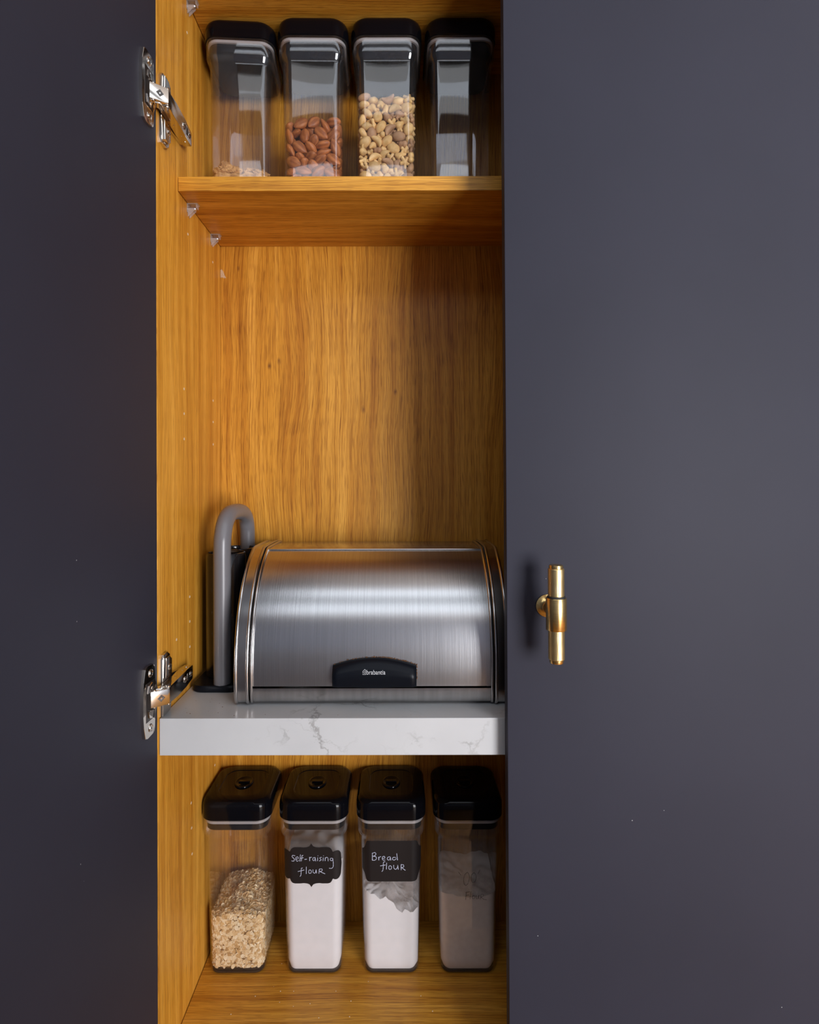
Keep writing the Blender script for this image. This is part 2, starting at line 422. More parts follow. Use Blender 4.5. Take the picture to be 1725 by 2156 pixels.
def tube(pts, r, bm=None, seg=10, caps=True, closed=False, ry=None):
    P = [Vector(p) for p in pts]; n = len(P); rings = []; up = None
    for i in range(n):
        t = (P[(i + 1) % n] - P[i - 1]) if closed else (P[min(i + 1, n - 1)] - P[max(i - 1, 0)])
        t.normalize()
        if up is None:
            up = Vector((1, 0, 0)) if abs(t.x) < .9 else Vector((0, 0, 1))
        up = (up - t * up.dot(t)).normalized(); s = t.cross(up)
        rr = r[i] if isinstance(r, list) else r
        rings.append([P[i] + up * rr * math.cos(2 * PI * a / seg) + s * (ry or rr) * math.sin(2 * PI * a / seg) for a in range(seg)])
    if closed: rings.append(rings[0])
    return loft(rings, bm, caps and not closed, caps and not closed)
def lathe(prof, seg=32, bm=None, mat=None, cap0=True, cap1=True):
    """prof of (radius, height) round Z, then moved by mat"""
    rings = []
    for r, z in prof:
        ring = [Vector((r * math.cos(2 * PI * i / seg), r * math.sin(2 * PI * i / seg), z)) for i in range(seg)]
        if mat: ring = [mat @ p for p in ring]
        rings.append(ring)
    return loft(rings, bm, cap0, cap1)
def axis_mat(o, n):
    return Matrix.Translation(Vector(o)) @ Vector(n).normalized().to_track_quat('Z', 'Y').to_matrix().to_4x4()

# ------------------------------------------------------------------ the room
LW = -0.3892            # inner face of the left side panel
RW = 0.780              # inner face of the right side panel
BY = 0.3176             # front of the back panel
CEIL = 2.90
structure(obj('floor', boxb(-2.3, 3.1, -3.4, 0.42, -0.05, 0.0), M['oak_floor']))
bm = bmesh.new()
box(bm, -2.3, 3.1, -3.4, -2.60, CEIL, CEIL + 0.05); box(bm, -2.3, 3.1, -0.82, 0.42, CEIL, CEIL + 0.05)
box(bm, -2.3, -2.10, -2.60, -0.82, CEIL, CEIL + 0.05); box(bm, 2.10, 3.1, -2.60, -0.82, CEIL, CEIL + 0.05)
structure(obj('ceiling', bm, M['plaster']))
structure(obj('trim_1', boxb(-2.10, 2.10, -1.70, -1.30, CEIL - 0.04, CEIL + 0.05), M['rafter']))
structure(obj('wall_back', boxb(-2.3, 3.1, 0.37, 0.42, 0, CEIL), M['plaster']))
structure(obj('wall_left', boxb(-2.35, -2.3, -3.4, 0.42, 0, CEIL), M['paint']))
structure(obj('wall_right', boxb(3.1, 3.15, -3.4, 0.42, 0, CEIL), M['paint']))
bm = bmesh.new()
box(bm, -2.3, 1.40, -3.45, -3.4, 0, CEIL); box(bm, 2.90, 3.1, -3.45, -3.4, 0, CEIL)
box(bm, 1.40, 2.90, -3.45, -3.4, 0, 0.12); box(bm, 1.40, 2.90, -3.45, -3.4, 2.12, CEIL)
structure(obj('wall_front', bm, M['bluegrey']))
w = structure(obj('window_1', boxb(1.40, 2.90, -3.43, -3.40, 0.12, 0.15), M['sill']))
for a in ((1.40, 1.43, 0.15, 2.09), (2.87, 2.90, 0.15, 2.09), (2.13, 2.17, 0.15, 2.09), (1.40, 2.90, 2.09, 2.12)):
    obj('window_frame', boxb(a[0], a[1], -3.43, -3.40, a[2], a[3]), M['sill'], w)

isl = thing('added_island', 'added unseen slate-blue island with white worktop, behind the photographer', 'island', (-0.55, -1.95, 0))  # unseen island added to give the bread bin a blue-grey reflection
obj('island_base', boxb(-1.10, 1.10, -0.35, 0.35, 0.0, 0.88, 0.002), M['bluegrey'], isl)
obj('island_top', boxb(-1.13, 1.13, -0.38, 0.38, 0.88, 0.92, 0.002), M['quartz'], isl)

# ------------------------------------------------------------------ the cabinet
cab = thing('pantry_cabinet', 'tall dark slate pantry cabinet with oak interior, left door open, right door shut', 'cabinet')
side = obj('side_panel', boxb(LW - 0.018, LW, -0.002, 0.345, 0.08, 2.60, 0.0006), M['oak_side'], cab)
obj('side_panel', boxb(RW, RW + 0.018, -0.002, 0.345, 0.08, 2.60, 0.0006), M['oak_side'], cab)
back = obj('back_panel', boxb(LW + 0.0005, RW - 0.0005, BY, BY + 0.008, 0.10, 2.58), M['oak_back'], cab)
obj('top_panel', boxb(LW, RW, -0.002, BY, 2.582, 2.60), M['oak_shelf'], cab)
obj('bottom_panel', boxb(LW, RW, -0.002, BY, 0.08, 0.10), M['oak_shelf'], cab)
obj('plinth', boxb(LW, RW, 0.05, 0.07, 0.0, 0.08), M['lacquer'], cab)
# shelf-pin holes in the left panel: pale raw board, lit inner edges painted in
HOLES = [(.128,2.117),(.130,1.745),(.268,1.747),(.110,1.455),(.110,1.410),(.110,1.364),(.268,1.456),(.268,1.411),(.268,1.364),(.135,1.072),(.135,1.026),(.135,.979),(.073,1.010),(.140,.685),(.142,.637),(.144,.587),(.274,.687),(.268,.640),(.268,.592)]
bm = lathe([(0.0024, -0.0004), (0.0024, 0.0002), (0.0012, 0.0002), (0.0010, -0.0001)], 12, None, axis_mat((0, 0, 0), (1, 0, 0)))
hole0 = obj('peg_hole', bm, M['crumb_pale'], side); hole0.location = (LW, HOLES[0][0], HOLES[0][1])
for y, z in HOLES[1:]:
    h = hole0.copy(); COL.objects.link(h); h.parent = side; h.location = (LW, y, z)
prism([(0, 0.012), (0.002, 0.014), (0.006, 0.009), (0.009, 0.0), (0.0125, -0.005), (0.008, -0.006), (0.004, -0.004), (0, -0.005)], (LW + 0.001, BY - 0.0006, 1.737), (1, 0, 0), (0, 0, 1), (0, 1, 0), 0.0012)
obj('veneer_chip', prism([(0, 0.012), (0.002, 0.014), (0.006, 0.009), (0.009, 0.0), (0.0125, -0.005), (0.008, -0.006), (0.004, -0.004), (0, -0.005)], (LW + 0.0006, BY + 0.0002, 1.737), (1, 0, 0), (0, 0, 1), (0, -1, 0), 0.0007), M['chip'], back, label='pale bare chip in the oak veneer')

def shelf(z0, z1, y0, label):
    s = obj('cabinet_shelf', boxb(LW + 0.0014, RW - 0.0014, y0, BY - 0.0008, z0, z1, 0.0005), M['oak_shelf'])
    tag(s, label, 'shelf')
    return s
shelf(2.1755, 2.2005, 0.0814, 'oak shelf just above the four upper containers, at the top of the photo')
shelf(1.800, 1.8252, 0.0814, 'oak shelf carrying the cereal and nut containers, with pale front edge')
shelf(0.300, 0.3225, 0.0814, 'lowest oak shelf, under the oat and flour containers')
tag(obj('stone_worktop', boxb(LW + 0.0012, RW - 0.0012, 0.0, BY - 0.001, 0.843, 0.903, 0.0012), M['quartz']), 'thick white grey-veined quartz slab under the steel bread bin', 'worktop')

# shelf pins
def shelf_pin(y, zu, label):
    t = thing('shelf_pin', label, 'shelf pin', (LW, y, zu - 0.0085))
    prof = [(0.0034, 0.0003), (0.0034, 0.0115), (0.0030, 0.0142), (0.0018, 0.0158), (0.0004, 0.0163)]
    obj('metal_pin', lathe(prof, 16, None, axis_mat((0, 0, 0), (1, 0, 0))), M['pin_metal'], t, 50)
    bm = bmesh.new()
    box(bm, 0.0002, 0.020, -0.006, 0.006, 0.0068, 0.0083, 0.0004)
    box(bm, 0.0002, 0.0016, -0.0055, 0.0055, -0.008, 0.0068, 0.0004)
    prism([(0.0016, -0.0155), (0.0035, -0.014), (0.014, -0.0035), (0.014, 0.0), (0.0016, 0.0)], (0, -0.0045, 0), (1, 0, 0), (0, 0, 1), (0, 1, 0), 0.0012, bm=bm)
    prism([(0.0016, -0.0155), (0.0035, -0.014), (0.014, -0.0035), (0.014, 0.0), (0.0016, 0.0)], (0, 0.0033, 0), (1, 0, 0), (0, 0, 1), (0, 1, 0), 0.0012, bm=bm)
    box(bm, 0.0165, 0.0185, -0.005, 0.005, 0.000, 0.0068, 0.0004)
    obj('plastic_bracket', bm, M['clear_rim'], t)
shelf_pin(0.130, 2.1755, 'metal pin in clear bracket under the topmost shelf')
shelf_pin(0.130, 1.800, 'front one of two metal pins with clear brackets under the container shelf')
shelf_pin(0.258, 1.800, 'rear one of two metal pins with clear brackets under the container shelf')

# doors
A = math.radians(-3)
bm = boxb(LW - 0.0225, LW - 0.0003, -0.579, -0.004, 0.085, 2.595, 0.0010, seg=3)
bmesh.ops.rotate(bm, verts=bm.verts, cent=(LW, -0.004, 0), matrix=Matrix.Rotation(A, 3, 'Z'))
doorL = obj('door', bm, M['lacquer'], cab, 40, label='left door standing open, inner face towards the shelves')
bm = boxb(0.1708, 0.786, -0.0262, -0.004, 0.085, 2.595, 0.0011, seg=3)
doorR = obj('door', bm, M['lacquer'], cab, 40, label='right door, shut, with brass knurled handle')
LEAN = 0.0040
# the right leaf hangs very slightly out of plumb
doorR.rotation_euler = (0, -LEAN, 0)
doorR.location = Vector((0.1708, 0, 0.92)) - Matrix.Rotation(-LEAN, 3, 'Y') @ Vector((0.1708, 0, 0.92))

# brass T-bar handle, on the right door
HX, HZ, HY = 0.2342, 1.0905, -0.0772
def hobj(name, bm, mat, smooth=40, label=None):
    return obj(name, bm, mat, doorR, smooth, label=label)
Z = lambda z: axis_mat((HX, HY, HZ + z), (0, 0, 1))
rose = lathe([(0.0178, 0), (0.0180, 0.0006), (0.0178, 0.0016), (0.013, 0.0034), (0.009, 0.0062), (0.0068, 0.011), (0.0062, 0.02), (0.0062, 0.046)], 48, None, axis_mat((HX + 0.0002, -0.0263, HZ), (0, -1, 0)))
hobj('handle_rose', rose, M['brass'], 50)
hobj('handle_collar', lathe([(0.0128, -0.0242), (0.0147, -0.0240), (0.0150, -0.0235), (0.0150, 0.0229), (0.0147, 0.0234), (0.0134, 0.0235), (0.0131, 0.0228)], 56, None, Z(0)), M['brass'], 40)
hobj('handle_washer', lathe([(0.0100, 0.0232), (0.0130, 0.0232), (0.0132, 0.0238), (0.0132, 0.0252), (0.0128, 0.0258), (0.0100, 0.0258)], 40, None, Z(0)), M['rubber'], 40, 'black rubber washer')
def knurl(z0, z1):
    n, rows = 168, int((z1 - z0) / 0.00045); rings = []
    for j in range(rows + 1):
        z = z0 + (z1 - z0) * j / rows; ring = []
        edge = min(1, min(z - z0, z1 - z) / 0.0006)
        for i in range(n):
            a = 2 * PI * i / n
            p = 34 * a + z * 2350; q = 34 * a - z * 2350
            d = max(0.0, 1 - 1.0 * min(abs(math.sin(p / 1)), abs(math.sin(q / 1))) - 0.35)
            r = 0.0118 - 0.00038 * (1 - edge) - 0.00045 * d * 1.4
            ring.append((HX + r * math.cos(a), HY + r * math.sin(a), HZ + z))
        rings.append(ring)
    return loft(rings)
for s in (1, -1):
    za, zb = (0.0255, 0.0665) if s > 0 else (-0.0675, -0.0237)
    hobj('knurled_grip', knurl(za, zb), M['brass_knurl'], 80)
    e = zb if s > 0 else za
    pr = [(0.0098, 0), (0.0104, 0.0003), (0.0104, 0.0040), (0.0100, 0.0052), (0.0088, 0.0057), (0.0001, 0.0058)]
    hobj('handle_cap', lathe(pr, 40, None, axis_mat((HX, HY, HZ + e), (0, 0, s))), M['brass'], 40)

# concealed hinges on the left
def hinge(zc, label, zlow=-0.0585):
    t = bpy.data.objects.new('hinge', None); COL.objects.link(t); t.parent = cab
    t.location = (LW, 0, zc); t['label'] = label; t.empty_display_size = 0.02
    d = Vector((math.sin(A), -math.cos(A), 0)); n = Vector((math.cos(A), math.sin(A), 0)); zz = Vector((0, 0, 1))
    O = Vector((LW - 0.0003, -0.004, zc))
    def put(name, bm, mat, smooth=40, label=None): return obj(name, bm, mat, t, smooth, world=True, label=label)
    half = [(0.0180, 0.0515), (0.023, 0.0545), (0.040, 0.0560), (0.0475, 0.0530), (0.0515, 0.034), (0.0535, 0.015)]
    far = [(0.0175, 0.046), (0.0172, 0.026), (0.0140, 0.020), (0.0085, 0.013), (0.0060, 0.005)]
    pts = [(u, z) for u, z in half] + [(u, -z) for u, z in half[::-1]] + [(u, -z) for u, z in far] + [(u, z) for u, z in far[::-1]]
    put('flange', prism(pts, O, d, zz, n, 0.0048, 0.0010), M['nickel'], 35)
    put('hinge_cup', prism([(0.019, -0.030), (0.045, -0.030), (0.045, 0.030), (0.019, 0.030)], O + n * 0.0046, d, zz, n, 0.0006, 0.0003), M['nickel_shade'])  # thin dark plate drawn for the shade inside the cup
    # dimple plates above and below the link, inside the cup
    for s in (1, -1):
        put('cup_tongue', prism([(0.024, s * 0.016), (0.041, s * 0.014), (0.038, s * 0.025), (0.029, s * 0.028)][::s], O + n * 0.0050, d, zz, n, 0.0022, 0.0008), M['nickel'])
        c = O + d * 0.031 + zz * (s * 0.0425) + n * 0.0047
        bm = lathe([(0.0062, 0), (0.0062, 0.0008), (0.0052, 0.0012), (0.0046, 0.0006), (0.0040, 0.0006), (0.0036, 0.0012), (0.0010, 0.0013)], 20, None, axis_mat(c, n))
        put('screw', bm, M['nickel'], 30)
        bm = bmesh.new()
        for an in (0.6, 0.6 + PI / 2):
            e1 = d * math.cos(an) + zz * math.sin(an); e2 = -d * math.sin(an) + zz * math.cos(an)
            prism([(-0.0024, -0.0005), (0.0024, -0.0005), (0.0024, 0.0005), (-0.0024, 0.0005)], c + n * 0.0012, e1, e2, n, 0.00025, bm=bm)
        put('screw_slot', bm, M['nickel_shade'])
    # link arm bridging door and cabinet
    P0 = Vector((-0.3915, -0.038, zc)); P1 = Vector((-0.3640, -0.017, zc)); L = (P1 - P0).length
    u = (P1 - P0).normalized(); nn = Vector((-u.y, u.x, 0)) * -1
    if nn.y > 0: nn = -nn
    out = [(0, -0.0095), (0.006, -0.0125), (L - 0.004, -0.0125), (L, -0.0105), (L, 0.0105), (L - 0.004, 0.0125), (0.006, 0.0125), (0, 0.0095)]
    link_o = put('link_arm', prism(out, P0 - nn * 0.0075, u, zz, nn, 0.0085, 0.0012), M['nickel'], 35)
    c = P0 + u * (L * 0.62) + nn * 0.0008
    bm = lathe([(0.0060, 0), (0.0058, 0.0006), (0.0030, 0.0007), (0.0010, 0.0001)], 4, None, axis_mat(c, nn))
    put('link_dimple', bm, M['nickel_shade'])
    for s in (1, -1):
        put('pivot_roll', tube([P1 + Vector((-0.005, 0.006, s * 0.0125)), P1 + Vector((-0.005, 0.006, s * 0.0150))], 0.0042, seg=16), M['nickel'], 40)
        put('pivot_roll', tube([P0 + u * 0.012 - nn * 0.004 + zz * (s * 0.0118), P0 + u * 0.012 - nn * 0.004 + zz * (s * 0.0142)], 0.0036, seg=16), M['nickel'], 40)
        put('cup_lever', prism([(0.004, 0), (0.016, -0.002), (0.024, 0.006), (0.020, 0.011), (0.008, 0.009)], Vector((LW + 0.005, -0.030, zc + s * 0.0122)), (0, 1, 0), (1, 0, 0), (0, 0, s), 0.0022, 0.0006), M['nickel'])
    # arm along the side panel
    X1 = -0.3655; X0 = -0.3830
    prof = [(-0.015, -0.0130), (0.020, -0.0142), (0.060, -0.0140), (0.094, -0.0125), (0.0965, -0.010), (0.0965, 0.010), (0.094, 0.0125), (0.060, 0.0140), (0.020, 0.0142), (-0.015, 0.0130)]
    # the arm leans back towards the wall at its far end
    bm = prism(prof, (X0, 0, zc), (0, 1, 0), (0, 0, 1), (1, 0, 0), X1 - X0, 0.0012)
    for v in bm.verts:
        if v.co.x > X0 + 0.004: v.co.x -= 0.0035 * max(0, (v.co.y - 0.035) / 0.06)
    put('arm', bm, M['nickel'], 35)
    for y in (0.056, 0.083):
        xx = X1 - 0.0035 * max(0, (y - 0.035) / 0.06)
        bm = lathe([(0.0056, -0.001), (0.0056, 0.0006), (0.0042, 0.0012), (0.0030, 0.0003), (0.0022, 0.0008), (0.0005, 0.0009)], 18, None, axis_mat((xx, y, zc), (1, 0, 0)))
        put('screw', bm, M['nickel'], 30)
        bm = bmesh.new()
        box(bm, xx + 0.0004, xx + 0.0014, y - 0.0032, y + 0.0032, zc - 0.0005, zc + 0.0005); box(bm, xx + 0.0004, xx + 0.0014, y - 0.0005, y + 0.0005, zc - 0.0032, zc + 0.0032)
        put('screw_slot', bm, M['nickel_shade'])
    bm = bmesh.new()
    put('arm_slot', boxb(X1 - 0.0040, X1 - 0.0012, 0.067, 0.074, zc - 0.006, zc + 0.006, 0.0003), M['nickel_shade'])
    for y in (0.032, 0.062, 0.080):
        for s in (1, -1):
            put('rivet', lathe([(0.0019, -0.0004), (0.0017, 0.0008), (0.0008, 0.0014), (0.0001, 0.0015)], 12, None, axis_mat((X0 + 0.008, y, zc + s * 0.0132), (0, 0, s))), M['nickel'], 60)
    # mounting plate screwed to the panel
    pl = [(0.004, -0.050), (0.008, -0.057), (0.022, -0.0585), (0.032, -0.053), (0.036, -0.040), (0.038, -0.016), (0.092, -0.011), (0.092, 0.011), (0.038, 0.016), (0.036, 0.040), (0.032, 0.053), (0.022, 0.0585), (0.008, 0.057), (0.004, 0.050)]
    pl = [(y, max(z, zlow)) for y, z in pl]
    put('mounting_plate', prism(pl, (LW, 0, zc), (0, 1, 0), (0, 0, 1), (1, 0, 0), 0.0055, 0.0016, 3), M['nickel'], 40)
    for s in ((1, -1) if zlow < -0.05 else (1,)):
        put('plate_boss', prism([(0.006, s * 0.020), (0.030, s * 0.020), (0.030, s * 0.046), (0.022, s * 0.052), (0.008, s * 0.052)][::s], (LW + 0.005, 0, zc), (0, 1, 0), (0, 0, 1), (1, 0, 0), 0.0050, 0.0022, 3), M['nickel'], 50)
        put('screw', lathe([(0.0055, -0.001), (0.0055, 0.0010), (0.0042, 0.0020), (0.0026, 0.0013), (0.0005, 0.0015)], 18, None, axis_mat((LW + 0.0100, 0.020, zc + s * 0.034), (1, 0, 0))), M['nickel'], 30)
hinge(1.8985, 'upper of the two nickel hinges, beside the topmost containers')
hinge(0.9464, 'lower of the two nickel hinges, just above the quartz slab', -0.0425)

# ------------------------------------------------------------------ bread bin
BX0, BX1 = -0.282, 0.190
TOPZ = 0.903
bin_ = thing('bread_bin', 'brushed stainless steel roll-top bread bin with black handle on the quartz slab', 'bread bin', (-0.046, 0.18, TOPZ))
PROF = [(0.060, 0.004), (0.0525, 0.010), (0.0500, 0.030), (0.0497, 0.065), (0.0545, 0.105), (0.0660, 0.145), (0.0840, 0.180), (0.1065, 0.208), (0.1355, 0.233), (0.1700, 0.2525)]
cur = [Vector((0, y, z)) for y, z in PROF]
sm = catmull(cur, 6)
SM = [(p.y, p.z) for p in sm]
def normals(pl):
    out = []
    for i in range(len(pl)):
        a = pl[max(0, i - 1)]; b = pl[min(len(pl) - 1, i + 1)]
        t = Vector((b[0] - a[0], b[1] - a[1])).normalized(); out.append((-t.y, t.x))
    return out
def offset(pl, d): return [(p[0] + n[0] * d, p[1] + n[1] * d) for p, n in zip(pl, normals(pl))]
BACK = [(0.180, 0.2540), (0.235, 0.2545), (0.285, 0.2545), (0.300, 0.251), (0.306, 0.243), (0.306, 0.006), (0.300, 0.002)]
def strip(pl, x0, x1, th=0.0012, bm=None, nx=1):
    """sheet following a profile (y, z above worktop) from x0 to x1, thickness inward"""
    inn = offset(pl, -th); bm = bm or bmesh.new(); rings = []
    for i in range(nx + 1):
        x = x0 + (x1 - x0) * i / nx
        rings.append([(x, y, TOPZ + z) for y, z in pl] + [(x, y, TOPZ + z) for y, z in inn[::-1]])
    return loft(rings, bm)
def bp(name, bm, mat, smooth=40, label=None): return obj(name, bm, mat, bin_, smooth, world=True, label=label)
full = SM + BACK
for x0, x1, xo, xi in ((BX0, BX0 + 0.0265, BX0, BX0 + 0.0265), (BX1 - 0.0265, BX1, BX1, BX1 - 0.0265)):
    cap_pl = offset(full, 0.0022)
    ring0 = [(x0 + 0.001, y, TOPZ + max(z, 0.0005)) for y, z in cap_pl]; ring1 = [(x1 - 0.001, y, TOPZ + max(z, 0.0005)) for y, z in cap_pl]
    bp('end_cap', loft([ring0, ring1]), M['steel_trim'], 30)
    rim = offset(full, 0.0020)
    s = 1 if xi > xo else -1
    for x, r, dd in ((xo + s * 0.0035, 0.0034, 0.0012), (xi - s * 0.0035, 0.0030, 0.0022), (xi + s * 0.0035, 0.0026, 0.0008)):
        pl = offset(full[:-2], dd)
        bp('rim_bead', tube([(x, y, TOPZ + max(z, 0.0035)) for y, z in pl], r, seg=10), M['steel_trim'], 60)
ix0, ix1 = BX0 + 0.0275, BX1 - 0.0275
lidp = [p for p in SM if p[1] >= 0.0335]
lidp = [(lidp[0][0], 0.0330)] + lidp
bp('roll_lid', strip(offset(lidp, -0.0010), ix0, ix1, 0.0012), M['steel'], 60)
bp('lid_edge', tube([(ix0 + 0.004, 0.1690, TOPZ + 0.2522), (ix1 - 0.002, 0.1690, TOPZ + 0.2522)], 0.0014, seg=8), M['nickel'], 60, 'bright folded top edge of the lid')
basep = [p for p in SM if p[1] <= 0.0318]
bp('base_strip', strip(offset(basep, 0.0008), ix0, ix1, 0.0012), M['steel_trim'], 60)
bp('top_panel', strip([(0.1715, 0.2500)] + [(0.1760, 0.2535)] + BACK[1:], ix0, ix1, 0.0012), M['steel_trim'], 40)
bp('inner_floor', boxb(ix0, ix1, 0.060, 0.300, TOPZ + 0.003, TOPZ + 0.005), M['steel_trim'])
# black handle
def prof_y(z):
    for a, b in zip(SM, SM[1:]):
        if a[1] <= z <= b[1]: return a[0] + (b[0] - a[0]) * (z - a[1]) / max(1e-9, b[1] - a[1])
    return 0.05
hx0, hx1 = -0.1125, 0.0300
rings = []
NX = 36
for i in range(NX + 1):
    t = i / NX; x = hx0 + (hx1 - hx0) * t; e = 2 * t - 1
    zt = 0.0700 + 0.0125 * (1 - e * e); zb = 0.0372 - 0.0012 * (1 - min(1, abs(e) * 2.2) ** 2)
    k = 1 - 0.25 * max(0, (abs(e) - 0.93) / 0.07)
    sec = []
    for zf, dp in ((1.0, 0.0), (0.985, 0.0040), (0.93, 0.0085), (0.82, 0.0125), (0.68, 0.0158), (0.55, 0.0180), (0.42, 0.0182), (0.20, 0.0172), (0.03, 0.0162), (0.0, 0.0150), (0.0, 0.0)):
        z = zb + (zt - zb) * zf
        sec.append((x, prof_y(z) - 0.0002 - dp * k, TOPZ + z))
    rings.append(sec)
hdl = bp('handle', loft(rings), M['black_satin'], 35, 'black arched plastic handle')
# maker's print on the handle: house outline with a curl, then the word
def strokes_mesh(strokes, place, width, k=4, lift=0.0):
    bm = bmesh.new()
    for st in strokes:
        P = [Vector((p[0], p[1], 0)) for p in st]
        if len(P) > 2 and k > 1: P = catmull(P, k)
        L, R = [], []
        for i, p in enumerate(P):
            t = (P[min(i + 1, len(P) - 1)] - P[max(i - 1, 0)]); t.normalize() if t.length else None
            n = Vector((-t.y, t.x, 0)); w = width / 2 * (0.8 + 0.2 * math.sin(i * 1.7))
            L.append(bm.verts.new(place(p.x + n.x * w, p.y + n.y * w))); R.append(bm.verts.new(place(p.x - n.x * w, p.y - n.y * w)))
        for i in range(len(P) - 1):
            try: bm.faces.new((L[i], L[i + 1], R[i + 1], R[i]))
            except ValueError: pass
    return bm
def handle_front(x, z):
    e = 2 * (x - hx0) / (hx1 - hx0) - 1
    zt = 0.0700 + 0.0125 * (1 - e * e); zb = 0.0372 - 0.0012 * (1 - min(1, abs(e) * 2.2) ** 2)
    tab = [(0.0, 0.0162), (0.03, 0.0162), (0.20, 0.0172), (0.42, 0.0182), (0.55, 0.0180), (0.68, 0.0158), (0.82, 0.0125), (0.93, 0.0085), (1.0, 0.0)]
    f = (z - zb) / (zt - zb); dp = 0
    for a, b in zip(tab, tab[1:]):
        if a[0] <= f <= b[0]: dp = a[1] + (b[1] - a[1]) * (f - a[0]) / (b[0] - a[0])
    return (x, prof_y(z) - 0.0002 - dp - 0.00025, TOPZ + z)
txt = bpy.data.curves.new('print', 'FONT'); txt.body = 'brabantia'; txt.size = 0.0098
to = bpy.data.objects.new('print', txt); COL.objects.link(to)
dg = bpy.context.evaluated_depsgraph_get(); me = bpy.data.meshes.new_from_object(to.evaluated_get(dg))
bpy.data.objects.remove(to)
bm = bmesh.new(); bm.from_mesh(me)
xs = [v.co.x for v in bm.verts]; sx = 0.0315 / (max(xs) - min(xs)); xm = min(xs)
ZL = 0.0600
for v in bm.verts: v.co = Vector(handle_front(-0.0540 + (v.co.x - xm) * sx, ZL + v.co.y * 1.0))
logo = [[(0, 0.0046), (0.0034, 0.0076), (0.0058, 0.0052)], [(0, 0.0046), (0, 0), (0.0052, 0)], [(0.0052, 0.0), (0.0052, 0.0036), (0.0034, 0.0050), (0.0018, 0.0034), (0.0024, 0.0016), (0.0038, 0.0024)]]
b2 = strokes_mesh(logo, lambda a, b: handle_front(-0.0604 + a, ZL + b), 0.0007, 1)
tmp = bpy.data.meshes.new('tmp'); b2.to_mesh(tmp); b2.free(); bm.from_mesh(tmp)
o = obj('printed_logo', bm, M['logo_ink'], None); o.parent = hdl
for v in o.data.vertices: v.co -= Vector(bin_.location)
# stuck crumbs round the handle
random.seed(3); bm = bmesh.new()
for i in range(230):
    if i < 190:
        t = random.random(); x = hx0 + (hx1 - hx0) * t; e = 2 * t - 1; z = 0.0700 + 0.0125 * (1 - e * e) + random.uniform(-0.0005, 0.0014)
        if random.random() > 0.35 + t: continue
    else:
        x = hx1 + random.uniform(0, 0.0016); z = random.uniform(0.045, 0.071)
    r = random.uniform(0.0003, 0.0009)
    g = bmesh.ops.create_icosphere(bm, subdivisions=1, radius=r, matrix=Matrix.Translation((x, prof_y(z) - r * 0.6, TOPZ + z)))
    for v in g['verts']: v.co += Vector((random.uniform(-1, 1), random.uniform(-1, 1), random.uniform(-1, 1))) * r * 0.4
crumbs = bp('stuck_crumbs', bm, M['crumb']); crumbs['kind'] = 'stuff'

# ------------------------------------------------------------------ caddy with grey arched handle
cd = thing('canister_caddy', 'black caddy with two smoked canisters and tall grey arched handle, left of bread bin', 'caddy', (-0.334, 0.21, TOPZ))
bm = rr_loft([(0.0, 0.045, 0.100, 0.022), (0.002, 0.0475, 0.1025, 0.024), (0.009, 0.0475, 0.1025, 0.024), (0.012, 0.045, 0.100, 0.022)])
obj('base_tray', bm, M['black_satin'], cd, 40)
px_ = 0.0085
path = [(px_, -0.0845, 0.0118), (px_, -0.0845, 0.10), (px_, -0.0845, 0.20), (px_, -0.0845, 0.262), (px_, -0.080, 0.285), (px_, -0.068, 0.305), (px_, -0.048, 0.318), (px_, -0.022, 0.3225), (px_, 0.012, 0.3225), (px_, 0.045, 0.319), (px_, 0.070, 0.308), (px_, 0.083, 0.290), (px_, 0.0875, 0.265), (px_, 0.0880, 0.20), (px_, 0.0880, 0.10), (px_, 0.0880, 0.0118)]
obj('carry_handle', tube(catmull(path, 5), 0.0158, seg=24), M['grey_plastic'], cd, 60, label='grey rounded tubular handle')
for y in (-0.030, 0.046):
    c = Matrix.Translation((-0.001, y, 0.012))
    obj('canister', lathe([(0.036, 0), (0.0375, 0.002), (0.0375, 0.226), (0.0360, 0.2335), (0.0335, 0.2345), (0.0325, 0.231), (0.0325, 0.224), (0.0001, 0.222)], 48, None, c), M['smoke'], cd, 40, label='glossy smoked black canister')

# ------------------------------------------------------------------ food containers
def body_dims(z):
    """outer half width, half depth, corner radius of the tapering body at height z"""
    t = min(1, max(0, z / 0.272))
    return 0.0548 + 0.0047 * t, 0.0590 + 0.0048 * t, 0.0185 + 0.002 * t
def make_body():
    W = 0.0019
    out = [(0.0, 0.0505, 0.0547, 0.016), (0.0018, 0.0530, 0.0572, 0.018)] + [(z, *body_dims(z)) for z in (0.006, 0.03, 0.09, 0.15, 0.21, 0.262)]
    out += [(0.268, 0.0600, 0.0645, 0.021), (0.2735, 0.0640, 0.0680, 0.024), (0.278, 0.0655, 0.0695, 0.0255), (0.300, 0.0660, 0.0700, 0.026), (0.3075, 0.0662, 0.0702, 0.026)]
    inn = [(0.3075, 0.0642, 0.0682, 0.0245), (0.300, 0.0640, 0.0680, 0.024), (0.279, 0.0634, 0.0674, 0.0235), (0.2755, 0.0620, 0.0660, 0.022), (0.270, 0.0584, 0.0628, 0.019)]
    inn += [(z, body_dims(z)[0] - W, body_dims(z)[1] - W, body_dims(z)[2] - W) for z in (0.262, 0.21, 0.15, 0.09, 0.03, 0.009)] + [(0.0058, 0.0505, 0.0547, 0.0150)]
    return rr_loft(out + inn, 8)
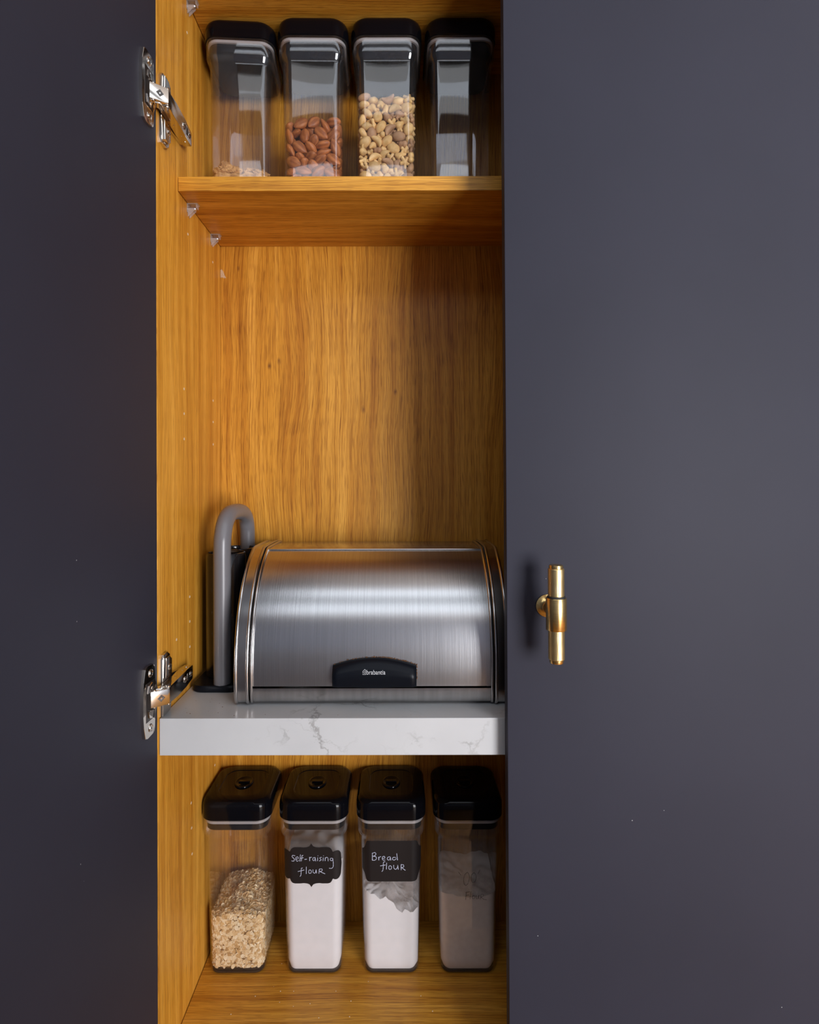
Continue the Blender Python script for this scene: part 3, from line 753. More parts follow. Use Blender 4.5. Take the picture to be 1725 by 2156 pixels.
def make_lid():
    return rr_loft([(0.3078, 0.0672, 0.0708, 0.027), (0.3085, 0.0682, 0.0718, 0.028), (0.3230, 0.0685, 0.0721, 0.0285), (0.3330, 0.0682, 0.0718, 0.029), (0.3385, 0.0668, 0.0704, 0.029), (0.3425, 0.0635, 0.0671, 0.028), (0.3442, 0.0585, 0.0621, 0.026), (0.3445, 0.0440, 0.0480, 0.024), (0.3435, 0.0430, 0.0470, 0.0235), (0.3432, 0.0300, 0.0340, 0.022)])
def make_skirt(): return rr_loft([(0.2850, 0.0585, 0.0625, 0.020), (0.2862, 0.0600, 0.0640, 0.021), (0.2985, 0.0604, 0.0644, 0.021), (0.3078, 0.0604, 0.0644, 0.021)])
def make_gasket(): return rr_loft([(0.2990, 0.0606, 0.0646, 0.0215), (0.2995, 0.0634, 0.0674, 0.024), (0.3045, 0.0635, 0.0675, 0.024), (0.3050, 0.0606, 0.0646, 0.0215)])
def make_button():
    bm = lathe([(0.0185, 0.3430), (0.0185, 0.3450), (0.0178, 0.3460), (0.0160, 0.3464), (0.0150, 0.3458), (0.0001, 0.3450)], 36)
    for v in bm.verts: v.co.y *= 1.18
    return bm
protos = {}
def container(loc, rz, label, group):
    t = thing('food_container', label, 'container', loc, rz, group)
    if not protos:
        protos['body'] = obj('body', make_body(), M['clear'], t, 35, label='clear plastic body')
        protos['base_shade'] = obj('base_shade', rr_loft([(0.0004, 0.0500, 0.0542, 0.0155), (0.0016, 0.0518, 0.0560, 0.0168), (0.0054, 0.0522, 0.0564, 0.0172)]), M['smoke'], t, 40, label='dark insert for the shade in the thick clear base')  # dark insert imitates shade and refraction in the thick clear base
        protos['lid'] = obj('lid', make_lid(), M['black_gloss'], t, 30, label='glossy black lid')
        protos['lid_skirt'] = obj('lid_skirt', make_skirt(), M['black_gloss'], protos['lid'], 40)
        protos['gasket'] = obj('gasket', make_gasket(), M['gasket'], protos['lid'], 40, label='white sealing ring')
        protos['push_button'] = obj('push_button', make_button(), M['black_gloss'], protos['lid'], 40)
        bar = bmesh.new(); box(bar, -0.0105, 0.0105, -0.0035, 0.0035, 0.3452, 0.3472, 0.0007)
        protos['button_grip'] = obj('button_grip', bar, M['black_gloss'], protos['lid'], 40)
        for nm in ('lid_skirt', 'gasket', 'push_button', 'button_grip'): protos[nm].parent = protos['lid']
        return t, protos['body']
    new = {}
    for nm, src in list(protos.items()):
        c = src.copy(); COL.objects.link(c); new[nm] = c
        c.parent = t if src.parent.type == 'EMPTY' else new['lid']
    return t, new['body']
UZ, LZ = 1.8253, 0.3226
UP, LO = 'clear containers with black lids on the upper shelf', 'clear containers with black lids on the lowest shelf'
up = []
for x, y, rz, lab in ((-0.3080, 0.2300, math.radians(3.5), 'clear container with a little broken granola, leftmost on the upper shelf'),
                      (-0.1640, 0.2240, math.radians(0.8), 'clear container part filled with brown almonds on the upper shelf'),
                      (-0.0215, 0.2240, 0, 'clear container half full of pale toasted cereal shapes on the upper shelf'),
                      (0.1215, 0.2240, 0, 'empty-looking clear container, rightmost on the upper shelf by the shut door')):
    up.append(container((x, y, UZ), rz, lab, UP))
lo = []
for x, lab in ((-0.3190, 'clear container of rolled oats, leftmost on the lowest shelf'),
               (-0.1680, 'clear container of white flour with scalloped blackboard label reading Self-raising flour'),
               (-0.0160, 'clear container of white flour with rectangular blackboard label reading Bread flour'),
               (0.1350, "clear container of cream flour marked '00' Flour in black pen, rightmost on the lowest shelf")):
    lo.append(container((x, 0.2445, LZ), 0, lab, LO))

def front_y(x, z, lift=0.0):
    hw, hd, r = body_dims(z); ax = abs(x)
    if ax <= hw - r: return -hd - lift
    q = min(ax - (hw - r), r * 0.999)
    return -(hd - r) - math.sqrt(r * r - q * q) - lift
def on_body(x, z, lift):
    hw, hd, r = body_dims(z); ax = abs(x); s = 1 if x > 0 else -1
    flat = hw - r
    if ax <= flat: return (x, -hd - lift, z)
    q = min((ax - flat) / r, 0.9995); a = math.asin(q)
    return (s * (flat + (r + lift) * math.sin(a)), -(hd - r) - (r + lift) * math.cos(a), z)
U = 0.0002154
def sheet(hfun, cx, cz, halfw, mat, parent, name='label', lift=0.0003):
    """label wrapped round the front: hfun(|x|) = half height in sketch units"""
    bm = bmesh.new(); N = 90; rings = []
    for i in range(N + 1):
        e = -1 + 2 * i / N; xu = halfw * (e if abs(e) < 0.9 else e)
        h = hfun(abs(xu)); ring = []
        for j in range(9):
            zu = h * (-1 + 2 * j / 8)
            ring.append(bm.verts.new(on_body(cx + xu * U, cz + zu * U, lift)))
        rings.append(ring)
    for a, b in zip(rings, rings[1:]):
        for j in range(8): bm.faces.new((a[j], a[j + 1], b[j + 1], b[j]))
    return obj(name, bm, mat, parent, 60)
def interp(tab):
    def f(x):
        for a, b in zip(tab, tab[1:]):
            if a[0] <= x <= b[0]: return a[1] + (b[1] - a[1]) * (x - a[0]) / (b[0] - a[0])
        return tab[-1][1]
    return f
def writing(strokes, uc, vb, parent, mat, width, lift, name='handwriting'):
    bm = strokes_mesh(strokes, lambda a, b: on_body((a - uc) * U, (vb - b) * U, lift), width, 5)
    return obj(name, bm, mat, parent)
# scalloped label
c2, c3, c4 = lo[1][0], lo[2][0], lo[3][0]
plaque = interp([(0, 200), (6, 190), (18, 174), (40, 166), (70, 163), (100, 166), (150, 166), (170, 160), (184, 146), (190, 128), (196, 122), (210, 130), (228, 133), (244, 128), (256, 114), (264, 90), (268, 50), (269, 4)])
lb = sheet(plaque, (1098 - 1112) * U, (2027 - 1022) * U, 269, M['chalk_label'], c2)
self_raising = [[(952,934),(930,930),(926,945),(944,962),(940,982),(918,980)], [(960,964),(980,960),(976,944),(960,950),(960,972),(970,984),(984,976)], [(1000,922),(994,986)], [(1026,930),(1014,936),(1008,985)], [(994,958),(1028,952)], [(1036,968),(1058,965)], [(1082,945),(1084,982)], [(1083,962),(1092,948),(1102,948)], [(1130,950),(1114,954),(1112,974),(1126,978),(1133,954)], [(1133,948),(1138,984)], [(1156,950),(1154,982)], [(1158,932),(1158,937)], [(1192,948),(1176,952),(1180,964),(1188,972),(1170,982)], [(1206,950),(1204,982)], [(1209,932),(1209,937)], [(1224,950),(1223,982)], [(1223,962),(1236,948),(1248,956),(1250,984)], [(1290,958),(1272,958),(1270,974),(1286,980),(1292,966)], [(1292,958),(1296,1000),(1294,1036),(1280,1050),(1258,1048)],
    [(1020,1046),(1008,1050),(1006,1085),(1003,1112),(994,1124)], [(976,1078),(1034,1064)], [(1053,1034),(1052,1100)], [(1086,1062),(1075,1070),(1076,1092),(1092,1094),(1098,1074),(1087,1062)], [(1113,1060),(1114,1086),(1132,1092),(1140,1062)], [(1141,1060),(1146,1094)], [(1166,1098),(1170,1056)], [(1170,1056),(1194,1056),(1194,1072),(1172,1078)], [(1174,1078),(1222,1100)]]
w_ = writing(self_raising, 1112, 2027, c2, M['chalk'], 5.2, 0.0005); w_.parent = lb
plain_lab = interp([(0, 186), (212, 186), (226, 180), (234, 160), (242, 132), (252, 112), (262, 98), (270, 92)])
lb = sheet(plain_lab, (361 - 353.6) * U, (2027 - 986) * U, 269, M['chalk_label'], c3)
bread = [[(186,912),(186,975)], [(182,914),(208,906),(218,920),(208,934),(190,940)], [(190,940),(216,944),(222,962),(208,976),(184,976)], [(241,945),(244,977)], [(243,960),(252,946),(264,944)], [(276,962),(298,956),(294,942),(280,944),(275,962),(284,976),(302,974)], [(346,945),(328,948),(320,966),(336,976),(348,954)], [(348,946),(352,978)], [(398,952),(376,950),(366,966),(382,976),(402,962)], [(406,914),(413,977)],
    [(302,990),(286,996),(284,1040),(280,1068),(270,1080)], [(256,1028),(304,1020)], [(315,1000),(312,1060)], [(346,1025),(334,1036),(337,1058),(353,1058),(359,1038),(347,1025)], [(378,1020),(380,1048),(398,1060),(412,1040),(414,1020)], [(414,1020),(420,1062)], [(445,1067),(445,1016)], [(445,1016),(466,1020),(468,1038),(448,1044)], [(450,1044),(484,1070)]]
w_ = writing(bread, 353.6, 2027, c3, M['chalk'], 5.6, 0.0005); w_.parent = lb
zero = [[(965,1085),(974,1100),(989,1115)], [(1046,1088),(1024,1108),(1012,1150),(1016,1195),(1034,1208),(1054,1184),(1063,1130),(1050,1092),(1030,1098)], [(1108,1090),(1086,1110),(1078,1150),(1090,1180),(1112,1176),(1124,1145),(1120,1108),(1104,1092)], [(1157,1064),(1150,1085),(1139,1102)],
    [(1036,1276),(1029,1340)], [(1026,1274),(1066,1267)], [(1032,1302),(1060,1297)], [(1078,1262),(1069,1336)], [(1101,1300),(1089,1312),(1092,1330),(1107,1328),(1112,1308),(1101,1300)], [(1126,1300),(1123,1322),(1136,1332),(1148,1300)], [(1149,1298),(1149,1334)], [(1164,1337),(1169,1290)], [(1168,1290),(1190,1292),(1188,1308),(1166,1316)], [(1168,1316),(1194,1336),(1222,1342)]]
writing(zero, 1056, 2027, c4, M['ink'], 3.4, 0.0004)

# ------------------------------------------------------------------ contents
def inner(z, gap=0.0004):
    hw, hd, r = body_dims(max(z, 0.009)); k = 0.0019 + gap
    if z < 0.010: return 0.0500 - gap, 0.0542 - gap, 0.0145
    return hw - k, hd - k, r - k
def block(hfun, z0=0.0062, gap=0.0004, n=10, rad=8):
    """solid fill with a rounded-rectangle plan and an uneven top hfun(x, y)"""
    bm = bmesh.new(); hs = [hfun(*p) for p in dense_ring(*inner(0.14, gap), n)]
    rings = []
    for j in range(13):
        t = j / 12; ring = []; base = dense_ring(1, 1, 0.3, n)
        for i, h in enumerate(hs):
            z = z0 + (h - z0) * t
            p = dense_ring(*inner(z, gap + (0.0012 if j == 0 else 0)), n)[i]; ring.append((p[0], p[1], z))
        rings.append(ring)
    top = rings[-1]
    for q in range(1, rad):
        s = 1 - q / rad
        rings.append([(p[0] * s, p[1] * s, hfun(p[0] * s, p[1] * s)) for p in top])
    return loft(rings, bm)
def nz(x, y, s, a, seed=0.0): return a * noise.noise(Vector((x * s + seed, y * s - seed, seed)))
def flour(c, hfun, mat, label):
    o = obj('flour', block(hfun), mat, None, 60)
    o.location = c.location; o.rotation_euler = c.rotation_euler
    tag(o, label, 'flour', kind='stuff'); return o
F2 = (lambda x, y: 0.222 + 0.10 * x + nz(x, y, 40, 0.012, 1) + 0.08 * y)
flour(c2, F2, M['flour'], 'white flour filling the container behind the scalloped label')
F3 = (lambda x, y: 0.1435 - 0.0145 * math.tanh((x - 0.000) * 75) - 0.005 * math.tanh((x + 0.034) * 120) + nz(x, y, 60, 0.008, 2) + nz(x, y, 210, 0.006, 2) + 0.10 * (y + 0.06))
flour(c3, F3, M['flour'], 'white flour with a crumbling slope below the Bread flour label')
F4 = (lambda x, y: 0.161 - 0.008 * math.exp(-((x - 0.005) / 0.03) ** 2) + nz(x, y, 70, 0.005, 3) + 0.05 * y)
flour(c4, F4, M['flour_cream'], "cream flour in the container marked '00' Flour")
def film(c, hfun, z1, mat, label):
    ring = dense_ring(*inner(0.14, 0.0004), 10); hs = [hfun(*p) + 0.0004 for p in ring]; rings = []
    for k in range(9):
        row = []
        for i, h in enumerate(hs):
            z = h + (z1 - h) * k / 8; p = dense_ring(*inner(z, 0.00015), 10)[i]; row.append((p[0], p[1], z))
        rings.append(row)
    o = obj('flour_dust', loft(rings, None, False, False), mat, c, 60); o['kind'] = 'stuff'; o['label'] = label
film(c2, F2, 0.266, M['dust2'], 'thin white flour dust inside the wall')
film(c3, F3, 0.266, M['dust3'], 'grey flour dust clinging inside the wall')
film(c4, F4, 0.266, M['dust4'], 'brownish flour dust clinging inside the wall')

def flake_mesh():
    V, F = [(0, 0, 0.0006), (0, 0, -0.0003)], []; n = 9
    for i in range(n):
        a = 2 * PI * i / n; x, y = 0.0052 * math.cos(a), 0.0039 * math.sin(a)
        cz = 26 * y * y * (1 if i % 2 else 1.4)
        V.append((x, y, cz + 0.0003)); V.append((x, y, cz - 0.0003))
    for i in range(n):
        a, b = 2 + 2 * i, 2 + 2 * ((i + 1) % n)
        F += [(0, a, b), (1, b + 1, a + 1), (a, a + 1, b + 1, b)]
    return V, F
def oats():
    c = lo[0][0]; random.seed(21)
    top = lambda x, y: 0.114 + 0.006 * math.cos(x * 60) + 0.12 * (y + 0.05) * 0.5 + nz(x, y, 45, 0.006, 5)
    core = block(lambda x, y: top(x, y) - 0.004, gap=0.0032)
    FV, FF = flake_mesh(); V, F, T = [], [], []
    core.verts.ensure_lookup_table()
    for v in core.verts: V.append(tuple(v.co)); T.append(0.02)  # dark core: shade of the gaps between flakes put into the colour
    for f in core.faces: F.append([v.index for v in f.verts])
    core.verts.index_update()
    F = [[v.index for v in f.verts] for f in core.faces]; core.free()
    def add(p, nrm, tilt, tone, sc):
        q = Vector(nrm).normalized().to_track_quat('Z', 'Y') @ Quaternion((0, 0, 1), random.uniform(0, 2 * PI)) @ Quaternion((1, 0, 0), tilt) @ Quaternion((0, 0, 1), random.uniform(0, 2 * PI))
        b = len(V); flip = -1 if random.random() < .5 else 1
        for v in FV:
            w = q @ (Vector((v[0], v[1] * random.uniform(.92, 1.08), v[2] * flip * 0.9)) * sc); V.append((p[0] + w.x, p[1] + w.y, p[2] + w.z)); T.append(tone + random.uniform(-.06, .06))
        for f in FF: F.append([b + i for i in f])
    ring = rring(*inner(0.1, 0), 8); per = []
    for i in range(len(ring)):
        a, b = Vector(ring[i]), Vector(ring[(i + 1) % len(ring)]); per.append(((a - b).length, a, b))
    tot = sum(p[0] for p in per)
    for i in range(5600):
        d = random.random() * tot
        for l, a, b in per:
            if d <= l: break
            d -= l
        p2 = a.lerp(b, d / max(l, 1e-9)); e = (b - a).normalized(); nn = Vector((e.y, -e.x))
        tilt = random.gauss(0, .75); tilt = max(-1.35, min(1.35, tilt)); sc = random.uniform(.62, 1.12)
        h = top(p2.x, p2.y); z = random.uniform(0.0125, h)
        k = inner(z, 0)[0] / inner(0.1, 0)[0]
        ins = 0.0012 + 0.0052 * sc * abs(math.sin(tilt)) * .8 + random.uniform(0, 0.0012)
        add((p2.x * k - nn.x * ins, p2.y * k - nn.y * ins, z), (nn.x, nn.y, 0), tilt, random.uniform(.15, 1) ** .8, sc)
    hw, hd, r = inner(0.1, 0.0)
    for i in range(2300):
        x, y = random.uniform(-hw + .006, hw - .006), random.uniform(-hd + .006, hd - .006)
        if math.hypot(max(0, abs(x) - hw + r), max(0, abs(y) - hd + r)) > r - .005: continue
        add((x, y, top(x, y) - 0.002 + random.uniform(-.001, .0035)), (random.gauss(0, .3), random.gauss(0, .3), 1), random.gauss(0, .6), random.uniform(.15, 1) ** .8, random.uniform(.7, 1.15))
    me = bpy.data.meshes.new('rolled_oats'); me.from_pydata(V, [], F); me.update()
    at = me.attributes.new('tone', 'FLOAT', 'POINT'); at.data.foreach_set('value', T)
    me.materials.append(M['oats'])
    o = bpy.data.objects.new('rolled_oats', me); COL.objects.link(o); o.location = c.location
    tag(o, 'rolled oats filling the lower part of the leftmost lowest-shelf container', 'oats', kind='stuff')
oats()

# loose pieces, settled in their containers
def ico_mesh(name, sub, fn, mat):
    bm = bmesh.new(); bmesh.ops.create_icosphere(bm, subdivisions=sub, radius=1)
    for v in bm.verts: v.co = Vector(fn(v.co.normalized()))
    me = bpy.data.meshes.new(name); bm.to_mesh(me); bm.free()
    for p in me.polygons: p.use_smooth = True
    me.materials.append(mat); return me
def lobes(pts):
    def f(d):
        acc = 0
        for (x, y, z, r) in pts:
            c = Vector((x, y, z)); b = d.dot(c); q = b * b - c.length_squared + r * r
            if q > 0:
                t = b + math.sqrt(q)
                if t > 0: acc += t ** 9
        t = (acc ** (1 / 9)) if acc > 0 else 2.5
        return d * max(t, 2.5) * .001
    return f
def almond(d):
    x, y, z = d; w = 1 - .32 * max(x, 0) ** 1.5
    if x > 0: w *= (1 - .25 * x * x)
    g = 1 + .03 * math.sin(9 * math.atan2(z, y)) * (1 - abs(x))
    return (x * .0168, y * .0108 * w * g, z * .0070 * w * g)
def bean(d):
    x, y, z = d; k = 1 - .28 * math.exp(-(y / .16) ** 2) * (1 - .6 * x * x) * (1 if z > 0 else .35)
    return (x * .0125, y * .0092, z * .0072 * k)
def arch(d):
    x, y, z = d
    return (x * .0125, y * .0062 + .0075 * x * x - .004, z * .0062)
flower = lobes([(0, 0, 0, 5)] + [(8 * math.cos(a), 8 * math.sin(a), 0, 4.1) for a in [PI / 2 + i * 2 * PI / 5 for i in range(5)]])
rabbit = lobes([(0, -2, 0, 7.2), (-3.6, 7.5, 0, 3.4), (3.6, 7.5, 0, 3.4), (-7, -5, 0, 3.6), (7, -5, 0, 3.6)])
lump = lobes([(-4, 0, 0, 6), (5, 1, 0, 5.2), (1, 5, 1, 4.6)])
def decode(s): return [tuple(int(v) for v in r.split(',')) for r in s.split(';')]
def place(c, rec):
    k, x, y, z, a, b, cc, d = rec
    m = Matrix.Translation(c.location) @ Matrix.Rotation(c.rotation_euler.z, 4, 'Z') @ Matrix.Translation((x * 1e-4, y * 1e-4, z * 1e-4 + 0.0062)) @ Quaternion((a, b, cc, d)).normalized().to_matrix().to_4x4()
    return m
ALMONDS = "0,-351,-223,67,97,-6,-4,-19;0,-363,-16,71,6,95,-27,6;0,-155,86,70,12,97,-14,3;0,-3,-428,70,0,38,91,-12;0,66,-118,75,17,-86,43,-16;0,-215,463,79,2,11,-20,96;0,205,-330,70,5,6,98,-10;0,228,-2,67,65,7,0,74;0,417,401,67,82,1,-7,-55;0,-237,-432,66,35,-10,4,92;0,-136,-168,67,78,2,-7,-61;0,-439,401,92,62,-30,35,-62;0,63,-314,157,4,90,-38,13;0,-41,-59,174,69,8,-5,-70;0,61,175,67,68,0,-7,72;0,228,-493,122,17,20,-58,76;0,408,50,81,19,-55,-80,6;0,159,462,66,17,-8,-9,97;0,-422,-421,91,41,-32,-7,84;0,-357,169,144,97,17,-7,-10;0,-279,279,83,23,18,18,-93;0,97,-406,292,8,-74,-65,-8;0,147,113,178,5,-78,-60,12;0,-51,360,91,56,-6,37,-72;0,434,-405,95,71,15,39,56;0,408,-186,112,54,-7,50,66;0,284,243,67,97,2,11,-15;0,-413,-105,184,77,7,4,-62;0,-217,-172,179,75,10,-10,-63;0,-436,363,249,64,25,32,64;0,-106,-434,191,40,-8,18,89;0,-43,205,175,11,97,12,11;0,70,413,196,46,22,-2,85;0,279,-339,210,73,-16,17,62;0,170,-174,210,20,41,-88,8;0,370,476,217,62,74,-16,-12;0,-371,-296,227,85,40,18,-24;0,-337,101,267,7,-16,-87,-43;0,-212,457,218,18,4,23,-94;0,-72,-294,262,20,86,43,-9;0,2,-142,310,93,-12,-4,-31;0,181,488,342,6,15,46,-86;0,436,-428,271,5,-71,-49,48;0,364,138,217,94,-25,12,14;0,270,348,196,22,-25,-92,14;0,-252,-466,273,95,-6,-17,-19;0,-266,-94,297,35,10,-25,-89;0,-274,272,260,83,-22,33,-35;0,-71,-446,392,96,8,8,22;0,-13,87,290,98,-3,2,10;0,-91,294,277,52,13,-15,-82;0,300,-234,306,5,-12,-97,14;0,324,-47,217,30,13,22,91;0,392,306,283,26,-28,-90,17;0,-250,-261,366,87,22,-6,41;0,-446,-72,349,58,-33,37,-63;0,-366,487,367,41,-88,6,18;0,124,-293,421,2,59,-79,7;0,110,192,406,8,-29,-9,94;0,135,272,289,47,-8,-14,85;0,229,-452,376,33,-8,3,-93;0,309,-124,400,61,-35,13,69;0,433,409,377,67,-28,15,-65;0,-406,-464,344,11,85,-36,33;0,-290,-1,406,2,-56,81,-12;0,-176,249,384,58,-3,-16,78;0,98,-501,519,16,-32,55,74;0,146,-24,350,92,-14,19,26;0,-141,480,376,36,-90,2,22;0,368,-502,491,73,-64,9,16;0,336,147,373,96,12,-2,22;0,246,372,437,66,19,-13,71;0,-452,-313,431,36,48,-58,-54;0,-388,179,416,20,89,38,3;0,-411,362,438,43,9,46,-76;0,-137,-284,513,32,46,73,37;0,-80,108,477,1,-7,54,-83;0,10,380,402,2,-8,-2,-99;0,446,-261,416,41,-59,-62,27;0,455,-51,318,46,58,-50,-42;0,290,256,528,26,-10,-95,0;0,-293,-380,469,1,79,-58,-14;0,-440,-16,523,57,38,16,70;0,-455,265,579,20,60,-24,-73;0,-37,-210,442,9,83,39,37;0,-99,-51,441,17,-18,77,-57;0,63,302,516,30,7,-1,-94;0,428,-308,574,75,-16,-11,62;0,211,-9,473,88,0,9,44;0,425,414,527,11,-84,48,-17;0,-273,-265,602,71,8,5,68;0,-268,-36,540,16,-81,-54,6;0,-190,408,518,10,-83,51,13;0,-178,-493,547,86,48,9,-4;0,145,150,588,45,-83,30,0;0,32,497,498,82,-54,9,1;0,238,-348,515,2,30,3,94;0,418,32,474,62,-4,1,-77;0,269,499,620,52,-83,-1,-10;0,-426,-448,547,65,41,12,-62;0,-441,-171,622,58,36,17,70;0,-284,195,537,13,20,-94,22;0,5,-441,631,31,74,57,-15;0,-138,-105,618,48,9,16,85;0,-87,294,597,6,-62,77,2;0,265,-402,650,73,5,22,63;0,301,-78,574,82,-1,14,-54;0,404,292,647,24,38,88,-4;0,-376,-503,711,66,70,6,-24;0,-420,107,672,17,-45,-87,-7;0,-281,314,626,20,41,88,-3;0,83,-217,585,33,1,30,-88;0,33,3,581,18,-1,13,97;0,65,412,657,20,-55,-77,21;0,445,-106,679,75,-34,-33,45;0,427,133,594,75,-27,5,59;0,214,354,697,7,82,-46,-31;0,-168,-421,701,68,-19,4,69;0,-264,-196,725,69,2,-9,-70;0,-389,497,601,55,73,-30,23;0,-43,-280,715,91,-16,28,-20;0,-42,-77,719,15,95,-10,-19;0,-126,107,656,0,15,6,-98;0,432,-344,729,37,-45,80,-4;0,279,135,710,72,11,11,-66;0,422,438,750,16,87,41,17;0,-400,-335,734,32,87,-26,-23;0,-247,71,752,12,-48,83,-22;0,-264,312,789,79,-26,-31,45;0,108,-208,741,43,26,1,86;0,119,30,703,49,16,21,82;0,-159,504,707,25,-16,-76,-56;0,135,-463,774,92,-12,-10,-34;0,441,79,782,49,34,-28,-74;0,455,472,935,57,14,78,19;0,-264,-417,821,0,69,70,-9;0,-442,-105,778,32,43,-81,-19;0,-394,483,790,6,30,29,-90;0,-211,-138,849,3,82,-55,-5;0,100,165,810,98,1,4,-12;0,-101,312,732,39,3,9,90;0,394,-507,760,59,-71,27,21;0,299,-146,712,21,67,64,28;0,235,510,864,25,22,-56,74;0,-400,-266,870,0,-92,-30,23;0,-399,109,819,90,-9,-5,-41;0,-430,343,824,39,-60,67,13;0,150,-295,867,8,-97,-11,-14;0,-27,4,837,36,83,-40,-8;0,3,486,812,33,-93,-5,9;0,430,-495,1004,54,-13,-64,-51;0,240,-55,825,32,83,43,3;0,319,114,877,53,69,48,4;0,-436,-478,948,84,-3,48,-19;0,-261,118,905,20,25,-93,7;0,-403,254,939,36,1,28,-88;0,-59,-431,845,44,-4,9,88;0,290,-172,993,29,92,17,14;0,-112,304,883,19,-22,0,-95;0,319,-342,810,95,13,-24,-10;0,406,-154,850,16,90,36,-16;0,334,344,847,95,24,-14,-7;0,-257,-512,990,60,-72,22,23;0,-402,-67,919,3,-90,41,-5;0,-139,471,956,5,90,-14,39;0,-65,-237,902,43,-39,17,-79;0,89,24,923,39,4,19,89;0,81,437,936,75,47,13,-42;0,455,-282,1004,49,-40,75,-14;0,454,-20,950,27,-65,59,-36;0,414,287,991,38,32,31,-80;0,-232,-340,936,21,88,-40,-10;0,-150,-62,968,8,98,10,-2;0,-334,472,1009,22,2,26,-93;0,115,-306,1046,42,-40,71,37;0,217,170,952,55,11,-58,-57;0,25,269,951,22,19,1,95;0,311,-351,1017,16,-55,-57,-58;0,437,132,1073,26,43,-22,-82;0,293,435,990,46,15,17,-85;0,-433,-255,1023,24,77,-56,-14;0,-329,2,1044,8,-43,89,-9;0,-302,271,1070,5,-82,-52,17;0,200,-476,918,21,-95,17,-9;0,69,-142,1020,97,14,-4,15;0,-98,271,1089,12,84,51,-2;0,186,-474,1054,11,-7,4,98;0,435,-76,1138,45,-24,56,-64;0,437,276,1214,51,6,82,-22;0,-449,-480,1185,10,79,25,-54;0,-90,-231,1095,52,-78,19,-24;0,-440,439,1116,55,33,5,-76;0,-40,-451,990,15,86,41,-22;0,-134,142,993,2,-25,-95,9;0,133,362,1049,90,23,14,-32;0,374,-493,1205,12,30,80,-49;0,259,-236,1216,39,51,-65,38;0,460,480,1188,81,-14,-53,16;0,-464,-69,1163,26,68,-49,-45;0,-467,130,1053,48,55,37,55;0,-454,285,1214,29,-61,-69,23;0,-212,-369,1075,92,-21,17,22;0,-109,-26,1094,8,14,-98,-2;0,84,141,1067,77,12,-8,-61;0,442,-309,1170,16,57,69,40;0,271,16,1060,23,-49,80,23;0,268,509,1171,34,16,68,-61;0,-165,-499,1236,61,26,-59,45;0,-278,93,1174,5,-98,-1,12;0,-145,468,1134,39,-36,82,15;0,-11,-447,1130,3,51,78,-33;0,23,-121,1179,1,-27,-86,-41;0,68,516,1199,57,50,52,-37;0,426,-166,1302,6,-56,80,-14;0,215,-56,1159,19,-95,12,-18;0,296,318,1121,48,-28,66,-49;0,-319,-182,1108,76,1,40,-50;0,-234,-46,1244,53,31,4,77;0,-262,353,1187,6,-73,66,1;0,-180,-328,1205,3,-14,-96,20;0,40,73,1197,97,-17,-8,2;0,83,305,1181,34,3,5,-93;0,156,-516,1258,73,-58,30,16;0,187,-117,1313,59,76,-14,-20;0,444,483,1419,66,54,-49,7;0,-332,-439,1311,73,37,-8,-55;0,-337,244,1299,30,-9,25,-90;0,-221,514,1382,60,-44,51,40;0,46,-240,1255,11,-69,-65,-25;0,-136,173,1246,56,-20,-5,-79;0,202,425,1313,82,-4,-13,53;0,441,-427,1341,8,80,-49,30;0,415,82,1248,84,-36,-14,35;0,248,190,1223,20,23,19,-92;0,-446,-285,1207,21,44,40,76;0,-417,9,1317,2,-88,-43,17;0,-382,461,1290,9,96,-24,0;0,-145,-237,1303,77,-12,36,49;0,-63,-31,1314,92,-5,4,36;0,-65,379,1280,98,5,3,-10;0,328,-286,1403,1,75,-65,-3;0,201,63,1314,8,30,94,-5;0,376,362,1326,56,-38,11,72;0,-374,-206,1305,20,-8,-88,40;0,-334,180,1426,75,22,37,-48;0,-473,302,1408,54,50,52,40;0,203,-382,1201,12,-4,65,-73;0,5,183,1327,26,-32,46,-78;0,4,480,1417,90,28,14,-27;0,239,-483,1395,46,23,-85,-5;0,165,199,1398,15,21,-95,7;0,201,498,1479,5,30,-75,57;0,-475,-142,1479,48,51,54,44;0,-234,-111,1398,1,-32,-9,93;0,-124,293,1384,91,21,-5,33;0,-33,-409,1335,45,84,20,-18;0,149,-311,1386,49,-37,67,-40;0,100,350,1457,46,35,57,-57;0,472,-291,1484,38,-56,26,-67;0,433,-29,1404,61,-5,-10,-77;0,294,362,1459,39,67,60,10;0,-299,-250,1455,21,-82,52,-1;0,-411,59,1479,64,66,0,-37;0,-79,424,1542,27,-16,89,31;0,-232,-517,1448,28,15,59,-73;0,-18,21,1442,7,84,-47,-22;0,-97,254,1515,90,33,20,-14;0,13,-511,1475,17,-42,67,57;0,217,-33,1446,10,94,-30,-3;0,322,131,1471,15,-12,-11,-96;0,-186,-348,1538,33,-11,-87,-32;0,-214,94,1448,51,39,-23,72;0,-307,384,1443,17,-30,-23,90;0,-25,-219,1401,11,-55,-81,11;0,15,-124,1521,23,-24,-93,-8;0,83,188,1537,3,23,-96,-11;0,380,-479,1491,15,2,14,97;0,382,-91,1540,15,97,12,-6;0,458,295,1506,10,82,-29,-45;0,-389,-376,1540,94,-7,23,-18;0,-234,-32,1546,7,-19,97,2;0,-443,505,1461,39,-43,29,75;0,24,-330,1523,49,-5,46,-73;0,245,-488,1595,15,-23,94,13;0,383,499,1598,3,-2,-93,33;0,307,-311,1546,32,-17,91,-14;0,259,286,1625,8,-95,26,6;0,172,21,1575,13,-3,98,-1;0,-453,-424,1404,64,-23,-21,69;0,455,102,1561,3,83,-32,-43"
